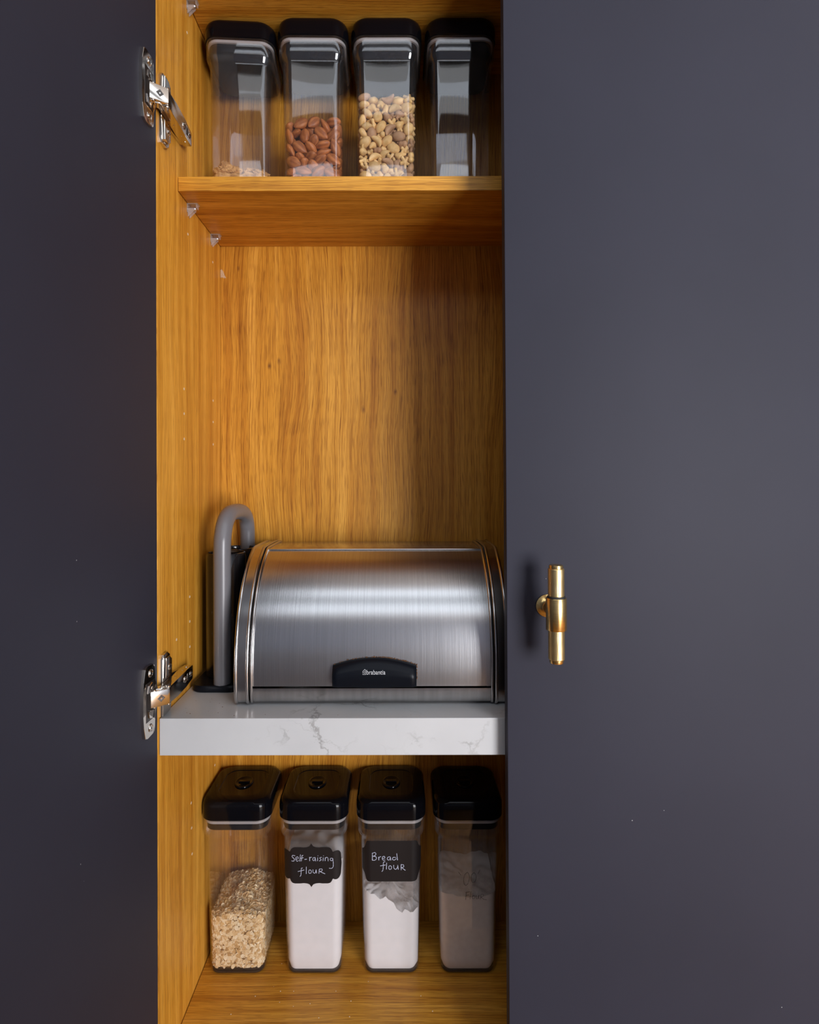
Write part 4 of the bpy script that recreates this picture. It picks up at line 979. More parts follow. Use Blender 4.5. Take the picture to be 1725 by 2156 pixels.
MIX = "4,-415,-507,79,17,25,-73,60;4,-466,-144,54,7,61,78,-2;0,-423,429,51,20,-15,-96,2;1,177,-470,61,3,12,-94,29;0,-157,233,50,97,16,11,6;1,-152,470,60,13,-9,-28,94;1,456,-413,91,67,28,-36,-57;3,148,-192,43,94,-27,4,-12;2,268,185,67,16,2,-5,-97;2,-126,-250,79,78,-27,-16,53;0,-134,105,55,25,-93,-22,-8;4,-352,215,63,90,-34,5,-21;1,7,-461,64,16,5,95,-23;3,198,-8,43,24,-84,-44,13;2,27,359,69,33,7,-5,93;4,356,-507,101,53,58,-45,39;2,449,144,109,27,63,-26,-67;3,425,519,101,85,26,-42,13;1,-293,-377,72,13,75,-50,40;0,-325,85,58,25,7,-26,92;1,-411,494,182,4,-48,-77,-39;3,-202,-518,43,27,-95,0,0;3,47,143,43,16,-5,-27,94;1,-295,490,104,1,-45,-69,-55;2,295,-332,81,64,-24,-27,66;0,421,-240,52,13,-23,12,95;2,125,492,97,12,13,69,69;2,-291,-499,198,6,7,70,-69;2,-288,-171,76,64,-18,-13,72;2,-441,141,165,67,-32,-38,53;1,-119,-447,156,28,-52,27,-75;4,4,-284,49,48,48,61,38;0,149,256,137,1,10,98,1;3,167,-361,146,17,88,41,13;1,287,-99,61,21,-54,-77,21;0,405,324,51,59,-13,-13,77;1,-426,-308,63,94,-25,-14,15;0,-403,-225,152,36,-6,9,91;2,-290,353,100,3,21,-68,68;4,18,-489,199,94,-10,6,27;2,7,-14,65,3,-59,79,2;1,-128,322,151,40,-48,-71,30;0,161,-355,243,34,-1,-8,-93;4,325,78,146,19,-56,68,41;1,237,346,65,60,-32,9,71;1,-221,-311,197,2,-95,-24,-14;2,-190,2,96,42,8,-39,80;4,-272,235,157,7,9,-16,97;3,43,-160,188,86,30,-36,-11;2,101,45,190,2,-52,-75,39;4,100,351,200,57,-14,-9,-79;2,427,-214,182,63,-5,17,-74;2,425,-49,109,11,-63,-70,-30;3,475,355,189,34,61,62,33;3,-424,-522,268,21,39,44,-77;3,-393,22,97,34,-6,93,6;0,-463,321,150,57,56,17,56;3,-23,-296,185,97,-11,13,-3;2,-85,100,182,30,74,-56,-18;2,-35,471,193,10,-98,-10,-9;0,454,-451,210,69,-14,-44,54;0,125,-107,156,54,-78,-19,-22;4,298,512,96,5,-50,-13,84;3,-288,-118,198,20,63,73,-9;4,-466,-57,177,22,61,52,53;2,-212,444,254,79,-32,-26,44;2,-114,-125,195,21,89,24,28;2,165,-217,344,20,-37,-82,-37;3,5,218,152,4,-35,-32,87;0,252,-465,196,13,93,-30,1;3,241,-171,187,96,-3,24,-4;1,343,259,190,96,-8,-20,9;3,-404,-408,161,18,4,47,-85;2,-290,130,249,22,-94,-11,19;2,-343,472,345,58,-27,75,4;4,123,-511,298,36,31,60,-62;1,-174,103,354,48,-24,-71,-43;0,-61,341,261,66,8,3,74;3,329,-521,265,48,-84,10,19;3,295,-27,206,2,42,88,15;1,188,504,264,18,-5,-85,-47;0,-420,-193,247,8,-97,-14,-14;2,-457,57,361,70,3,-70,-3;0,-471,472,342,66,-5,64,-36;2,-185,-491,365,26,-31,-47,-77;1,48,-89,294,86,-16,-45,13;2,-41,506,511,1,-1,-71,-69;4,225,-384,342,54,-10,5,-82;1,426,214,308,70,14,-27,63;0,372,470,229,5,22,19,-95;0,-160,-183,305,25,-91,-31,2;1,-221,-24,246,4,75,-60,23;1,-354,304,258,83,0,-23,-48;3,33,-300,282,53,-65,33,-41;2,28,170,299,8,-17,96,18;3,155,471,450,19,53,31,75;0,442,-174,318,33,-61,69,-13;2,428,6,267,61,-5,-6,77;2,203,193,237,8,-69,-66,-26;0,-355,-219,345,84,51,6,11;0,-338,4,313,64,-46,-53,-29;1,-454,329,357,50,-52,-2,68;0,-272,-174,1922,91,-16,-4,-37;1,-57,3,322,14,62,76,2;4,-178,219,314,17,-1,-91,34;1,333,-350,243,77,-15,57,18;3,425,72,382,25,-86,40,-11;1,262,376,229,64,27,-42,-57;4,-437,-348,301,22,85,-44,-10;0,-286,-102,323,81,23,-8,52;2,-305,149,417,16,88,-32,30;2,-121,-335,312,27,-87,39,4;0,-4,95,392,89,-2,4,-44;0,111,404,304,81,1,-23,52;2,432,-360,355,32,-67,-63,15;0,167,40,306,25,23,7,93;0,430,465,339,70,9,-39,58;3,-271,-353,306,13,-50,-79,-31;4,-472,-129,330,60,-8,-1,-78;1,-284,311,391,34,89,-19,19;3,-193,-306,491,47,-64,-9,59;0,72,-39,417,2,51,84,10;4,-4,306,341,91,26,28,-11;4,325,-257,336,76,30,54,-17;4,264,-137,278,74,54,-2,-37;4,414,332,282,82,55,4,-8;2,-406,-483,447,5,19,42,88;1,-458,-114,454,12,-88,8,44;3,-428,225,422,41,4,80,-41;2,11,-483,372,71,-24,-51,-41;2,-88,-160,398,7,92,-28,-23;2,-17,468,345,20,94,19,13;2,166,-283,601,64,-31,11,-68;4,405,-80,398,96,5,-19,-14;0,142,306,366,85,-7,18,-47;2,-433,-282,445,8,-70,62,30;0,-463,31,547,40,-20,-86,18;0,-469,478,503,58,-38,-70,-1;2,-103,-410,465,85,-4,29,41;3,-143,62,454,53,-57,-60,10;2,173,297,503,33,-32,57,-67;0,493,-489,1536,63,-7,-75,-10;0,154,148,387,21,66,-65,-27;0,286,449,342,96,12,-12,15;1,-463,-509,927,31,22,53,74;2,-291,-56,449,14,-79,55,20;0,-437,526,853,60,-35,-57,-42;0,186,-516,464,13,34,77,-51;1,146,95,500,14,-4,-28,94;4,-145,233,417,2,10,42,89;3,429,-174,467,39,-18,78,44;1,248,-104,421,15,-39,-10,-89;3,263,227,373,74,5,20,63;0,-271,-230,440,13,50,-76,-37;3,-60,-280,533,43,-52,41,-60;4,-448,353,494,18,83,52,-1;0,119,-372,414,51,-15,-12,-83;1,43,-149,510,35,40,-71,43;0,27,372,454,8,-47,86,-12;3,422,-470,436,95,7,3,27;3,298,54,293,46,-42,45,-63;3,397,524,444,12,3,95,-24;1,-436,-225,622,55,-50,-61,-24;3,-377,-92,553,71,-24,50,-41;4,-229,521,541,3,66,15,72;0,26,-273,455,4,20,-97,4;4,3,202,451,25,-3,-45,-85;3,-201,466,382,15,-84,45,-21;0,181,-273,461,2,-93,11,33;1,303,60,453,29,-91,24,3;1,455,223,462,20,31,-23,-89;4,-263,-377,406,10,15,-86,-45;0,-220,211,535,2,9,6,-98;3,-340,453,500,52,-64,46,-31;0,354,-521,696,51,-63,19,54;2,-24,-7,498,10,-43,86,-20;2,-155,356,500,11,-7,25,-95;2,329,-222,528,30,-81,-43,-23;2,398,-56,521,3,98,10,9;3,310,346,437,5,86,-49,-3;1,-437,-385,547,9,-71,-66,19;2,-149,-150,580,24,-41,20,85;1,-48,147,590,98,13,1,-9;2,75,-417,541,46,-3,7,87;0,187,-117,595,66,50,-46,30;2,234,490,569,33,-73,24,54;2,273,-412,482,42,-34,-14,-82;0,219,128,655,23,-32,83,-37;0,438,518,768,25,11,59,74;0,-290,-435,516,25,42,-86,-8;0,-477,327,775,3,83,11,-53;1,-163,63,818,56,-70,40,-14;4,-48,-517,579,54,46,47,-51;0,323,58,1604,16,-49,13,83;1,62,511,669,18,-9,88,40;3,437,-472,585,82,34,-44,-2;1,457,100,560,6,-36,-39,83;1,437,353,535,14,-68,69,-15;1,-312,-293,575,27,94,7,13;1,-141,108,694,55,3,-23,-79;0,-407,522,666,31,50,-53,59;3,36,-529,681,44,-83,14,28;2,45,-135,691,62,-76,14,-4;1,-32,280,549,22,31,-56,72;1,462,-342,520,25,66,62,32;3,308,206,508,18,-93,-22,-17;0,450,474,601,84,-3,-40,-33;2,-233,-505,626,69,68,9,-17;1,-275,60,578,3,-48,80,-33;1,-438,385,612,70,-1,26,-65;4,-149,-401,613,4,15,87,44;4,71,2,612,15,81,43,-34;0,-110,497,658,13,-15,88,42;3,483,-72,670,69,0,54,-46;4,324,103,590,53,34,44,63;4,329,381,584,48,-47,70,-17;2,-461,-360,793,38,59,42,56;0,-363,219,559,42,2,-4,-89;0,-214,245,634,33,91,-9,17;3,-3,-366,649,8,49,-81,27;2,113,192,822,19,-63,50,54;4,71,413,543,6,3,-39,-91;2,326,-382,620,83,-29,2,45;1,238,-18,562,37,40,4,-83;2,155,507,819,60,-63,35,30;4,-267,-102,605,74,-19,-48,-41;3,-431,-71,685,13,48,84,-14;3,-325,271,659,13,73,52,-39;3,303,-211,1864,62,-1,71,-28;2,-108,-17,658,37,-15,-52,-74;4,-203,387,656,41,-76,-49,-5;0,253,-243,671,20,25,-93,2;0,424,11,642,86,18,13,-43;2,411,217,667,41,83,29,-17;0,-423,-470,636,96,9,23,-2;3,-473,172,671,9,-71,6,68;0,-287,455,670,70,0,-27,-64;0,-143,-450,735,65,-2,-7,-74;4,110,151,640,16,67,-66,27;1,115,357,680,30,-92,22,5;0,253,-226,810,79,12,39,-44;3,302,-135,686,74,-44,20,45;0,250,319,629,84,1,-15,50;0,-484,-131,1022,46,38,-70,-36;4,-373,115,626,6,59,-59,-53;3,-205,474,761,13,-95,23,-9;2,-48,-256,727,69,-64,16,27;1,22,13,751,89,-39,-1,-17;3,170,356,1851,84,-7,-52,-7;4,430,-252,643,94,-6,27,-12;3,489,254,920,37,-60,-62,32;4,206,226,711,81,-30,-16,-47;0,-337,-377,681,22,94,-23,-1;2,-299,5,716,14,70,67,13;1,-368,434,754,82,24,7,-50;4,-184,-358,824,12,20,-18,94;2,-125,-104,812,17,-96,19,4;2,6,248,709,33,-92,-14,-7;4,467,-526,787,68,0,70,-16;0,169,-37,697,4,-14,-28,-94;4,328,503,675,32,-15,-62,-69;3,-225,-531,785,47,-86,-7,-13;3,-250,-215,790,41,42,-78,15;2,-420,180,842,5,-36,1,-92;1,163,-430,743,40,68,17,57;4,40,234,962,17,73,-63,-12;1,-56,376,653,59,-68,-1,41;4,219,-518,647,59,63,-39,30;4,158,66,792,64,-65,-2,38;4,432,386,700,62,46,-22,-58;0,-219,-299,687,14,36,83,-38;1,-453,30,763,3,91,7,-39;2,-244,240,781,1,-73,-52,43;3,-35,-479,847,83,-26,-15,-46;3,121,-136,820,59,-65,46,-4;1,-3,465,773,39,-8,9,-90;4,465,-248,764,50,-44,39,-62;1,458,72,820,30,-67,-23,63;3,290,473,851,49,38,6,77;3,-343,-243,683,52,-75,-17,34;1,-464,297,985,37,27,-85,-20;1,-463,395,896,51,47,2,71;0,58,-456,810,3,-69,66,-26;0,167,92,909,37,-4,10,-91;2,107,359,864,88,-27,-37,-5;4,456,-378,694,23,-77,-37,45;1,346,19,739,7,-47,-17,85;1,467,269,799,50,-38,-76,11;3,-346,-367,824,39,46,22,75;2,-422,-188,849,8,37,68,-61;0,-432,529,1193,44,-79,20,35;1,118,-295,772,37,4,47,-79;1,-47,149,806,12,29,15,-93;0,-277,515,881,53,26,36,-71;0,319,-357,759,31,87,-35,9;1,236,-32,792,42,-38,-76,28;4,333,353,730,53,-17,-19,80;4,-166,-479,917,23,84,-47,-4;4,-479,-17,904,33,-54,-75,12;2,-200,376,1850,48,1,72,-48;3,-105,-249,919,25,75,42,43;3,99,-212,929,50,-16,-50,67;2,-115,314,838,9,-13,-33,-92;1,440,-398,857,4,73,-62,24;1,298,126,834,15,-2,-25,-95;3,252,320,790,3,50,83,-20;0,-429,-524,735,47,-51,-62,-34;4,-240,-128,902,7,78,55,23;2,-287,271,947,34,15,2,-92;1,-23,-501,1684,59,-47,-18,61;1,-108,184,936,75,-2,15,-63;0,-14,433,893,57,-15,-5,80;0,426,-544,1902,68,49,-23,47;2,453,-119,882,32,-65,8,67;3,419,372,829,26,-20,47,-81;2,-416,-504,1094,28,-11,55,77;4,-349,-72,821,24,-93,15,-20;3,-300,360,818,44,-84,-20,19;4,-26,-351,872,24,73,21,-59;2,152,73,1043,25,-30,-24,88;3,-25,534,943,86,-49,-8,-5;1,273,-510,825,43,78,41,-9;3,369,-54,900,20,82,23,45;3,159,265,986,33,13,-91,14;3,59,-151,1050,13,-26,80,-50;0,-484,21,1095,5,72,27,-62;1,-187,424,916,47,6,-6,87;4,321,-499,1033,33,-14,13,91;1,7,20,902,19,35,13,-90;2,102,516,1396,45,-59,-56,-35;0,482,-486,1040,56,57,56,20;2,229,-77,953,9,63,-76,-1;1,447,499,971,51,47,21,-67;1,-456,71,1851,49,-50,60,36;1,-308,30,858,28,-21,-17,-91;0,-312,528,1010,53,30,-42,65;3,6,-203,895,57,21,-76,-18;3,-76,-54,918,21,-26,-87,34;0,-79,351,962,14,-10,-95,-20;3,297,-237,893,57,-75,-7,30;0,298,96,955,95,-26,13,2;3,336,257,886,35,-27,-62,63;1,-463,-352,958,40,11,-89,8;3,-228,79,934,24,-60,-64,39;4,-453,500,1041,35,-81,40,21;2,134,-513,968,10,9,-70,69;2,-183,-336,1109,57,11,27,76;0,-185,490,1048,51,-1,31,-79;0,351,-473,933,29,88,34,11;2,445,101,1017,71,48,-31,-38;2,13,226,1920,21,93,20,-16;1,-322,-469,901,0,28,11,-94;2,-354,-70,983,69,-4,22,-67;1,-231,515,1897,32,19,-42,81;2,-88,-386,1929,80,11,-8,-56;2,-177,322,1459,39,-31,85,-13;1,167,494,1013,51,45,10,-71;0,126,-340,1855,53,-16,-18,-80;2,428,-103,1063,36,-13,4,91;3,434,241,1074,1,-93,18,-27;2,-247,-294,959,12,-98,-5,-7;2,-416,132,1000,29,-35,-86,-18;4,-166,343,1072,45,43,-48,-60;3,65,-336,935,62,1,-67,39;4,123,181,1213,38,60,-8,-68;0,-84,250,1034,3,-8,9,98;1,232,-394,898,62,-41,-35,-56;1,65,234,1511,31,-58,52,-53;4,447,382,1020,33,1,76,-54;3,-444,-300,1054,32,-38,8,-85;0,-445,384,1679,11,-13,-96,-16;2,-241,518,1213,64,-65,-28,-28;2,243,-514,1201,6,-4,-72,-68;4,23,-60,1015,28,21,-66,-65;1,71,394,1027,77,12,-53,31;0,337,-313,859,82,-55,3,3;2,474,-157,1262,15,-69,15,-68;4,293,428,940,17,-13,-4,97;1,-346,-358,1063,92,33,13,4;1,-208,-95,1039,18,-43,-14,86;4,-40,520,1253,28,-34,68,56;3,-183,-537,1091,44,-78,20,37;3,-81,29,1024,14,71,60,-31;2,273,360,1056,18,2,16,-96;3,431,-267,922,75,-54,15,33;2,435,173,1200,7,38,19,-89;3,236,229,1110,17,3,-96,-19;3,-249,-470,1007,36,-25,64,-61;3,-284,68,1077,4,6,-95,27;2,-468,446,1865,82,-6,-55,4;3,64,-541,1312,45,-80,-17,-33;3,-25,80,1070,32,61,-70,13;4,-148,164,1113,71,35,-1,-59;2,424,-516,1340,38,-41,59,57;2,469,265,1952,24,80,-15,-51;3,332,504,1036,53,-76,-14,-30;0,-474,-167,1150,47,30,35,74;1,-324,-189,1068,95,-8,22,12;1,-282,174,1090,46,87,-5,-9;4,-68,-431,974,14,96,-15,-15;4,110,2,1141,78,14,-14,58;3,-24,491,1091,31,-87,-33,-12;0,213,-101,1088,76,2,37,-52;4,306,65,1065,58,-19,24,-74;2,445,385,1167,2,-62,76,-15;0,-369,-334,1181,31,11,-93,2;1,-227,-152,1163,91,-5,6,39;4,-328,405,986,93,34,3,9;1,189,-299,1026,89,15,8,40;1,112,173,1391,70,-8,-69,8;4,-71,388,1951,48,14,-81,-27;4,357,-405,1019,84,-42,-6,-32;2,273,126,1216,23,-53,75,29;0,426,532,1216,10,-30,55,76;0,-487,-386,1219,11,-84,-10,51;0,-362,-79,1120,26,93,-9,-21;1,-178,394,1209,85,-42,25,15;3,99,-371,1087,95,-6,-24,15;4,-108,-169,1077,64,-43,-60,17;4,32,190,1123,16,90,33,-20;0,334,-239,1039,80,-5,16,56;1,213,-222,1152,34,-92,9,-6;1,161,486,1147,18,0,-97,2;2,-281,-492,1248,64,-21,-44,-58;2,-445,195,1209,32,-72,45,40;3,-419,268,1082,4,-20,33,-91;2,2,-494,1119,54,-76,3,-33;2,20,-112,1205,38,30,84,21;4,-71,267,1158,37,8,-91,-5;3,492,-297,1106,18,-69,-47,-50;2,402,0,1165,17,3,-33,-92;2,261,516,1295,42,45,56,-54;4,-326,-198,1256,69,13,-44,54;1,-166,35,1176,86,16,7,46;4,-285,379,1086,25,57,58,51;3,-101,-253,1170,41,-83,-7,33;2,183,-36,1227,5,-90,27,29;0,-8,396,1128,4,-14,-95,-26;0,337,-181,1130,88,16,-23,-37;1,355,-277,1214,91,7,7,-38;2,325,430,1987,6,-63,60,47;4,-254,-361,1613,34,-52,12,-76;0,-465,68,1250,68,48,13,52;2,-142,243,1312,43,45,-11,-76;4,-42,-298,1051,15,-45,-4,87;0,-117,-124,1256,93,-21,-18,-21;0,16,263,1229,34,-28,-84,28;2,447,-451,1158,24,-51,77,-28;1,333,-130,1278,49,21,-18,-82;3,458,550,1790,83,-24,-46,-12;3,-454,-471,1291,46,-21,-85,-9;3,-253,-84,1258,5,26,-14,-94;4,-486,409,1127,39,-46,-64,-45;4,-112,-494,1224,88,-4,-8,-45;3,-121,246,1795,75,-62,4,-16;4,121,312,1185,69,-33,61,18;4,146,-392,1226,6,-86,-46,16;4,210,-265,1305,8,-41,72,-54;2,266,326,1192,12,81,-52,-19;4,-282,-278,1462,33,16,70,60;0,-263,165,1263,43,-14,-38,80;0,-261,244,1182,13,54,82,2;3,-45,-387,1217,31,92,-18,0;4,5,71,1214,1,-39,85,32;0,58,446,1240,17,15,95,-16;1,289,-394,1117,65,5,14,-73;0,478,279,1375,63,14,72,-23;4,458,465,1919,9,32,91,21;0,-363,-157,1854,34,-30,-83,29;1,-466,-95,1265,84,-12,49,-11;4,-490,371,1274,26,-55,-76,-17;1,95,-274,1204,58,23,-57,-51;0,184,-229,1440,79,31,-17,47;0,-118,534,1388,43,-72,47,23;3,415,-377,1251,28,-30,75,-49;4,456,27,1283,70,48,-19,-46;4,479,418,1293,79,-24,-5,55;3,-268,-246,1313,49,-74,26,35;4,-344,23,1202,87,31,5,36;1,-341,356,1209,36,7,-9,-91;2,-167,-517,1582,54,35,44,-61;4,-21,173,1343,13,58,-37,-70;0,-453,538,1683,60,74,25,9;3,233,-412,1280,5,-35,38,-85;1,438,-50,1398,93,5,-17,-28;0,200,399,1334,39,70,-31,50;1,-435,-238,1335,81,44,29,-21;2,-425,208,1396,28,-93,-5,17;0,-392,319,1316,44,20,6,86;2,-112,-504,1386,48,-76,-10,-41;4,-149,60,1339,18,-46,20,-83;4,28,293,1337,9,4,-95,24;3,347,-243,1370,21,-94,23,3;3,159,-25,1442,31,80,-20,45;0,494,487,1671,71,-7,-56,40;2,-431,-501,1954,15,2,97,12;0,-307,37,1319,2,70,-69,7;0,-292,519,1367,71,29,-41,48;0,-76,-92,1347,43,82,-36,1;1,18,25,1336,7,-33,-90,-24;4,-32,412,1315,89,30,-30,8;2,381,-524,1744,68,70,-14,-8;3,308,146,1996,52,-63,-51,21;0,475,395,1423,47,28,82,-5;0,-245,-475,1443,74,8,65,-6;3,-440,25,1390,10,-61,-69,-35;0,-422,491,1310,81,51,-24,1;4,-9,-235,1335,25,0,-96,-7;4,-170,-54,1479,23,87,4,-41;1,106,390,1457,39,-81,40,-11;0,486,-390,1389,69,10,54,45;0,323,33,1305,59,-10,-72,-33;4,361,257,1300,65,37,64,-6;3,-242,-337,1293,45,-14,76,42;4,-240,-101,1416,2,64,-34,67;0,-296,351,1358,74,2,63,19;4,-164,-233,1431,80,-25,49,-18;3,24,-132,1415,43,14,13,87;0,-175,430,1369,74,30,16,-57;3,32,-552,1908,23,95,-4,16;0,168,-127,1334,7,98,11,2;1,199,265,1348,48,81,-23,-20;2,-342,-375,1332,14,-91,-14,-34;4,-392,-120,1385,8,-1,41,90;1,-482,488,1527,49,-53,-8,68;0,-76,-317,1301,26,1,-95,12;2,270,-57,1979,6,-14,98,-2;2,87,403,1925,52,-59,4,60;2,235,-503,1878,94,30,-5,-6;0,488,351,1627,57,-3,-74,31;1,420,523,1410,39,-29,-76,-40;1,-374,-495,1402,1,-4,-97,-17;0,-232,150,1374,18,50,84,3;3,-445,415,1392,14,-40,-75,49;0,91,-372,1329,69,22,-22,-64;2,181,-142,1606,18,14,-95,-16;4,-17,297,1449,88,-14,7,43;1,242,-512,1389,1,9,74,-65;4,473,-90,1799,32,-36,46,73;4,321,383,1289,65,53,51,12;2,-475,-459,1517,24,-57,-31,71;2,-294,45,1444,24,-41,87,4;3,-347,487,1508,38,57,-31,-64;0,99,-487,1452,22,91,-24,22;4,-142,171,1465,66,67,24,-17;2,-43,483,1501,60,19,34,-68;4,490,-237,1465,5,75,-40,50;3,225,126,1338,25,-21,92,-14;0,313,375,1425,34,-84,-39,7;2,-256,-482,1904,16,-77,-56,-20;3,-461,-43,1623,14,83,31,42;1,-218,499,1502,7,20,-30,92;2,-210,-146,1612,2,51,-64,-56;4,32,53,1445,32,42,75,37;2,455,-161,1934,80,25,-9,-52;1,342,-385,1392,1,-21,-93,25;3,236,-92,1406,87,-38,15,22;3,342,152,1441,86,1,6,48;1,-481,-225,1486,57,-35,73,3;2,-470,142,1687,61,-7,77,-10;2,-449,302,1552,21,-85,-26,37;3,161,-548,1710,6,13,48,-85;1,-59,-214,1496,29,84,-33,-30;0,365,513,1612,18,51,35,-76;0,324,-250,1486,36,-88,-23,-14;0,491,109,1398,47,69,-31,-44;0,233,264,1461,21,-58,-78,-2;2,-368,-495,1653,91,7,34,-18;3,70,-29,1748,89,5,31,-30;2,-336,408,1974,81,2,57,-6;4,-17,-377,1367,29,69,60,23;3,-108,21,1472,11,47,8,86;2,225,526,1869,45,-28,54,64;1,452,-185,1611,58,-13,-25,75;1,338,-29,1503,35,89,15,-18;4,195,125,1526,44,-82,32,-9;0,-443,-155,1641,69,14,18,-67;1,-393,106,1545,10,25,95,4;1,-150,524,1650,12,-37,80,43;2,-127,-363,1475,47,-67,8,55;4,80,-144,1527,91,14,31,18;4,-121,145,1631,52,-50,67,0;1,225,-523,1599,30,14,-53,77;4,407,-136,1490,31,93,10,6;0,133,545,2014,49,84,9,-16;2,391,-287,2025,38,-6,11,91;4,-453,-55,1472,5,42,-87,-23;4,-334,541,1823,20,23,-48,81;1,9,-504,1540,4,26,-87,38;3,-29,104,1591,3,-67,60,41;4,153,355,1593,72,2,36,-58;0,112,-295,1482,52,54,-3,-65;3,448,-9,1544,48,52,-66,18;0,448,470,1515,7,-87,-40,-24;1,-251,-523,1735,41,14,41,-79;0,-238,46,1577,28,-35,88,-7;0,-322,206,1490,41,-75,-49,-11;0,42,-376,1492,33,15,43,81;4,-40,-69,1542,85,-49,3,15;0,-36,380,1560,6,-67,69,25;4,406,-359,1524,21,-5,92,31;4,310,-271,1602,15,-44,87,-6;4,448,206,1524,8,4,-83,-53;1,-347,-413,1500,11,-75,56,-30;2,-350,-103,1553,73,23,-17,60;4,-350,205,1656,55,-28,65,42;2,27,-288,1605,95,27,0,-10;1,115,1,1583,18,-3,-39,-89;4,-83,265,1591,37,-90,18,1;3,218,-389,1478,8,-78,46,-40;2,435,86,1981,40,-21,-46,-75;4,395,305,1514,21,-28,85,-36;1,-473,-339,1634,43,-26,-77,36;1,-333,64,1677,55,23,51,60;2,-260,376,1574,35,31,10,-86;1,-114,-525,1796,2,4,-39,91;4,-22,-151,1633,15,-30,78,51;3,-40,549,1767,14,-4,-95,-26;1,356,-501,1517,59,20,-9,76;4,446,104,1554,8,-16,28,93;3,333,366,1566,12,90,24,31;0,-355,-311,1585,18,84,-22,44;1,-488,222,1847,60,-43,-25,62;3,-339,464,1652,6,86,24,42;1,-97,-83,1762,26,-61,-12,73;4,341,153,1699,90,-22,-22,-26;0,139,270,1732,79,-48,14,-32;0,399,-434,1624,82,2,-23,-50;1,457,17,1698,10,-96,-15,15;4,136,505,1568,90,-22,13,-32;3,-383,-211,1692,94,14,10,25;2,-290,6,1854,58,-77,-9,19;4,-202,476,1745,56,24,25,-73;1,92,-425,1640,67,35,-52,36;1,-25,13,1652,1,-2,-99,2;4,41,479,1647,50,-7,0,85;4,268,-387,1642,16,-25,32,89;1,351,-85,1653,60,-32,-72,4;3,250,218,1550,47,-66,54,17;2,-437,-488,1817,3,-36,-91,-16;2,-455,-90,1757,7,61,77,6;4,-240,199,1622,14,78,-48,35;2,7,-389,1799,95,-25,5,-10;0,468,475,2033,26,65,-68,-18;2,14,285,1671,51,-34,0,-78;1,470,-416,1765,51,-74,29,-27;3,504,204,1779,67,20,-13,-69;0,239,489,1476,17,84,-7,49;1,-361,-358,1895,63,-68,-29,-20;1,-195,22,1704,4,-84,28,-45;3,-150,346,1669,74,-54,-19,32;3,-133,-242,1643,63,-52,-55,-7;4,254,-26,1706,76,45,30,34;4,230,496,1649,66,-42,26,-56;0,248,-220,1689,97,15,-5,-12;2,177,256,1995,7,-82,-55,1;2,353,328,1688,3,-22,-20,94;4,-206,-396,1790,69,59,23,-31;0,-259,-96,1755,20,-9,96,-6;4,-302,343,1680,32,51,-18,-77;1,-144,-195,1854,9,-34,92,-14;3,207,131,1757,10,-19,-87,43;0,367,208,1808,88,-29,-20,31;3,427,-316,1708,53,82,-7,-17;0,453,189,1649,42,22,-10,-86;3,434,388,1808,78,-34,30,40;0,-283,-345,1726,3,59,-79,-5;2,-61,59,1878,29,20,83,40;2,-380,325,1791,67,-26,-31,60;2,216,-361,1968,2,1,-94,31;3,182,183,1627,17,-34,-85,34;0,232,314,1737,74,48,-40,-22;0,153,-180,1765,26,-9,-35,-89;2,396,31,1843,33,-14,29,88;3,283,389,1781,23,-40,-41,77;0,-498,-81,1878,13,49,-8,-84;4,-36,112,1722,42,86,23,-11;1,-328,146,1825,26,-80,52,3;1,-97,-388,1655,47,-86,10,4;4,132,48,1684,68,68,9,-22;2,-17,369,1791,33,86,28,-21;2,444,-234,1784,27,35,-87,18;2,81,-138,1932,24,-40,-83,25;0,329,500,1739,23,42,61,61;2,-459,-285,1818,67,7,33,-65;3,1,-173,1865,61,31,48,53;0,-194,163,1754,22,96,8,6;0,129,-311,1704,51,-83,-18,0;2,142,59,1894,23,-33,90,5;2,0,527,1898,3,-6,69,-71;2,248,-381,1784,97,-6,-16,9;2,259,-95,1832,16,-16,-94,-23;2,288,224,1893,21,-38,88,-15;0,-224,-259,1783,26,-9,32,90;2,-141,-45,1948,22,43,49,71;4,36,169,1813,36,-30,15,-86;0,-15,-240,1735,24,-66,-69,9;2,-197,200,1940,65,20,-16,-70;4,134,495,1717,68,10,54,46;2,430,-390,1917,29,0,-6,-95"
am = ico_mesh('almond', 3, almond, M['almond'])
cA = up[1][0]
ORD = ['first', 'second', 'third', 'fourth', 'fifth', 'sixth', 'seventh', 'eighth', 'ninth', 'tenth', 'eleventh', 'twelfth', 'thirteenth', 'fourteenth', 'fifteenth', 'sixteenth', 'seventeenth', 'eighteenth', 'nineteenth', 'twentieth']
def rank_front(recs, ymax, zmin, dz):
    """pieces against the front plastic, by layer above the shelf edge and order from the left"""
    rows = {}
    for i, r in enumerate(recs):
        if r[2] < ymax and r[3] > zmin: rows.setdefault(int((r[3] - zmin) / dz), []).append(i)
    out = {}
    for n, (k, ids) in enumerate(sorted(rows.items())):
        for m, i in enumerate(sorted(ids, key=lambda i: recs[i][1])): out[i] = (ORD[n], ORD[m])
    return out
def pose(rec):
    a, b_, c_, d_ = rec[4:]
    v = Quaternion((a, b_, c_, d_)).normalized() @ Vector((1, 0, 0))
    if abs(v.z) > 0.75: return 'upright'
    if abs(v.y) > 0.8: return 'end-on'
    return 'slanting' if abs(v.z) > 0.3 else 'level'
AREC = [r for r in decode(ALMONDS) if r[3] <= 1500]
arank = rank_front(AREC, -330, 480, 150)
for i, rec in enumerate(AREC):
    o = bpy.data.objects.new('almond', am); COL.objects.link(o); o.matrix_world = place(cA, rec)
    if i in arank: lab = '%s brown almond at the front plastic, %s layer above shelf edge, %s from left' % (pose(rec), *arank[i])
    else: lab = 'brown almond behind the front layer or below the shelf edge'
    tag(o, lab, 'almond', 'almonds heaped in the second upper container')
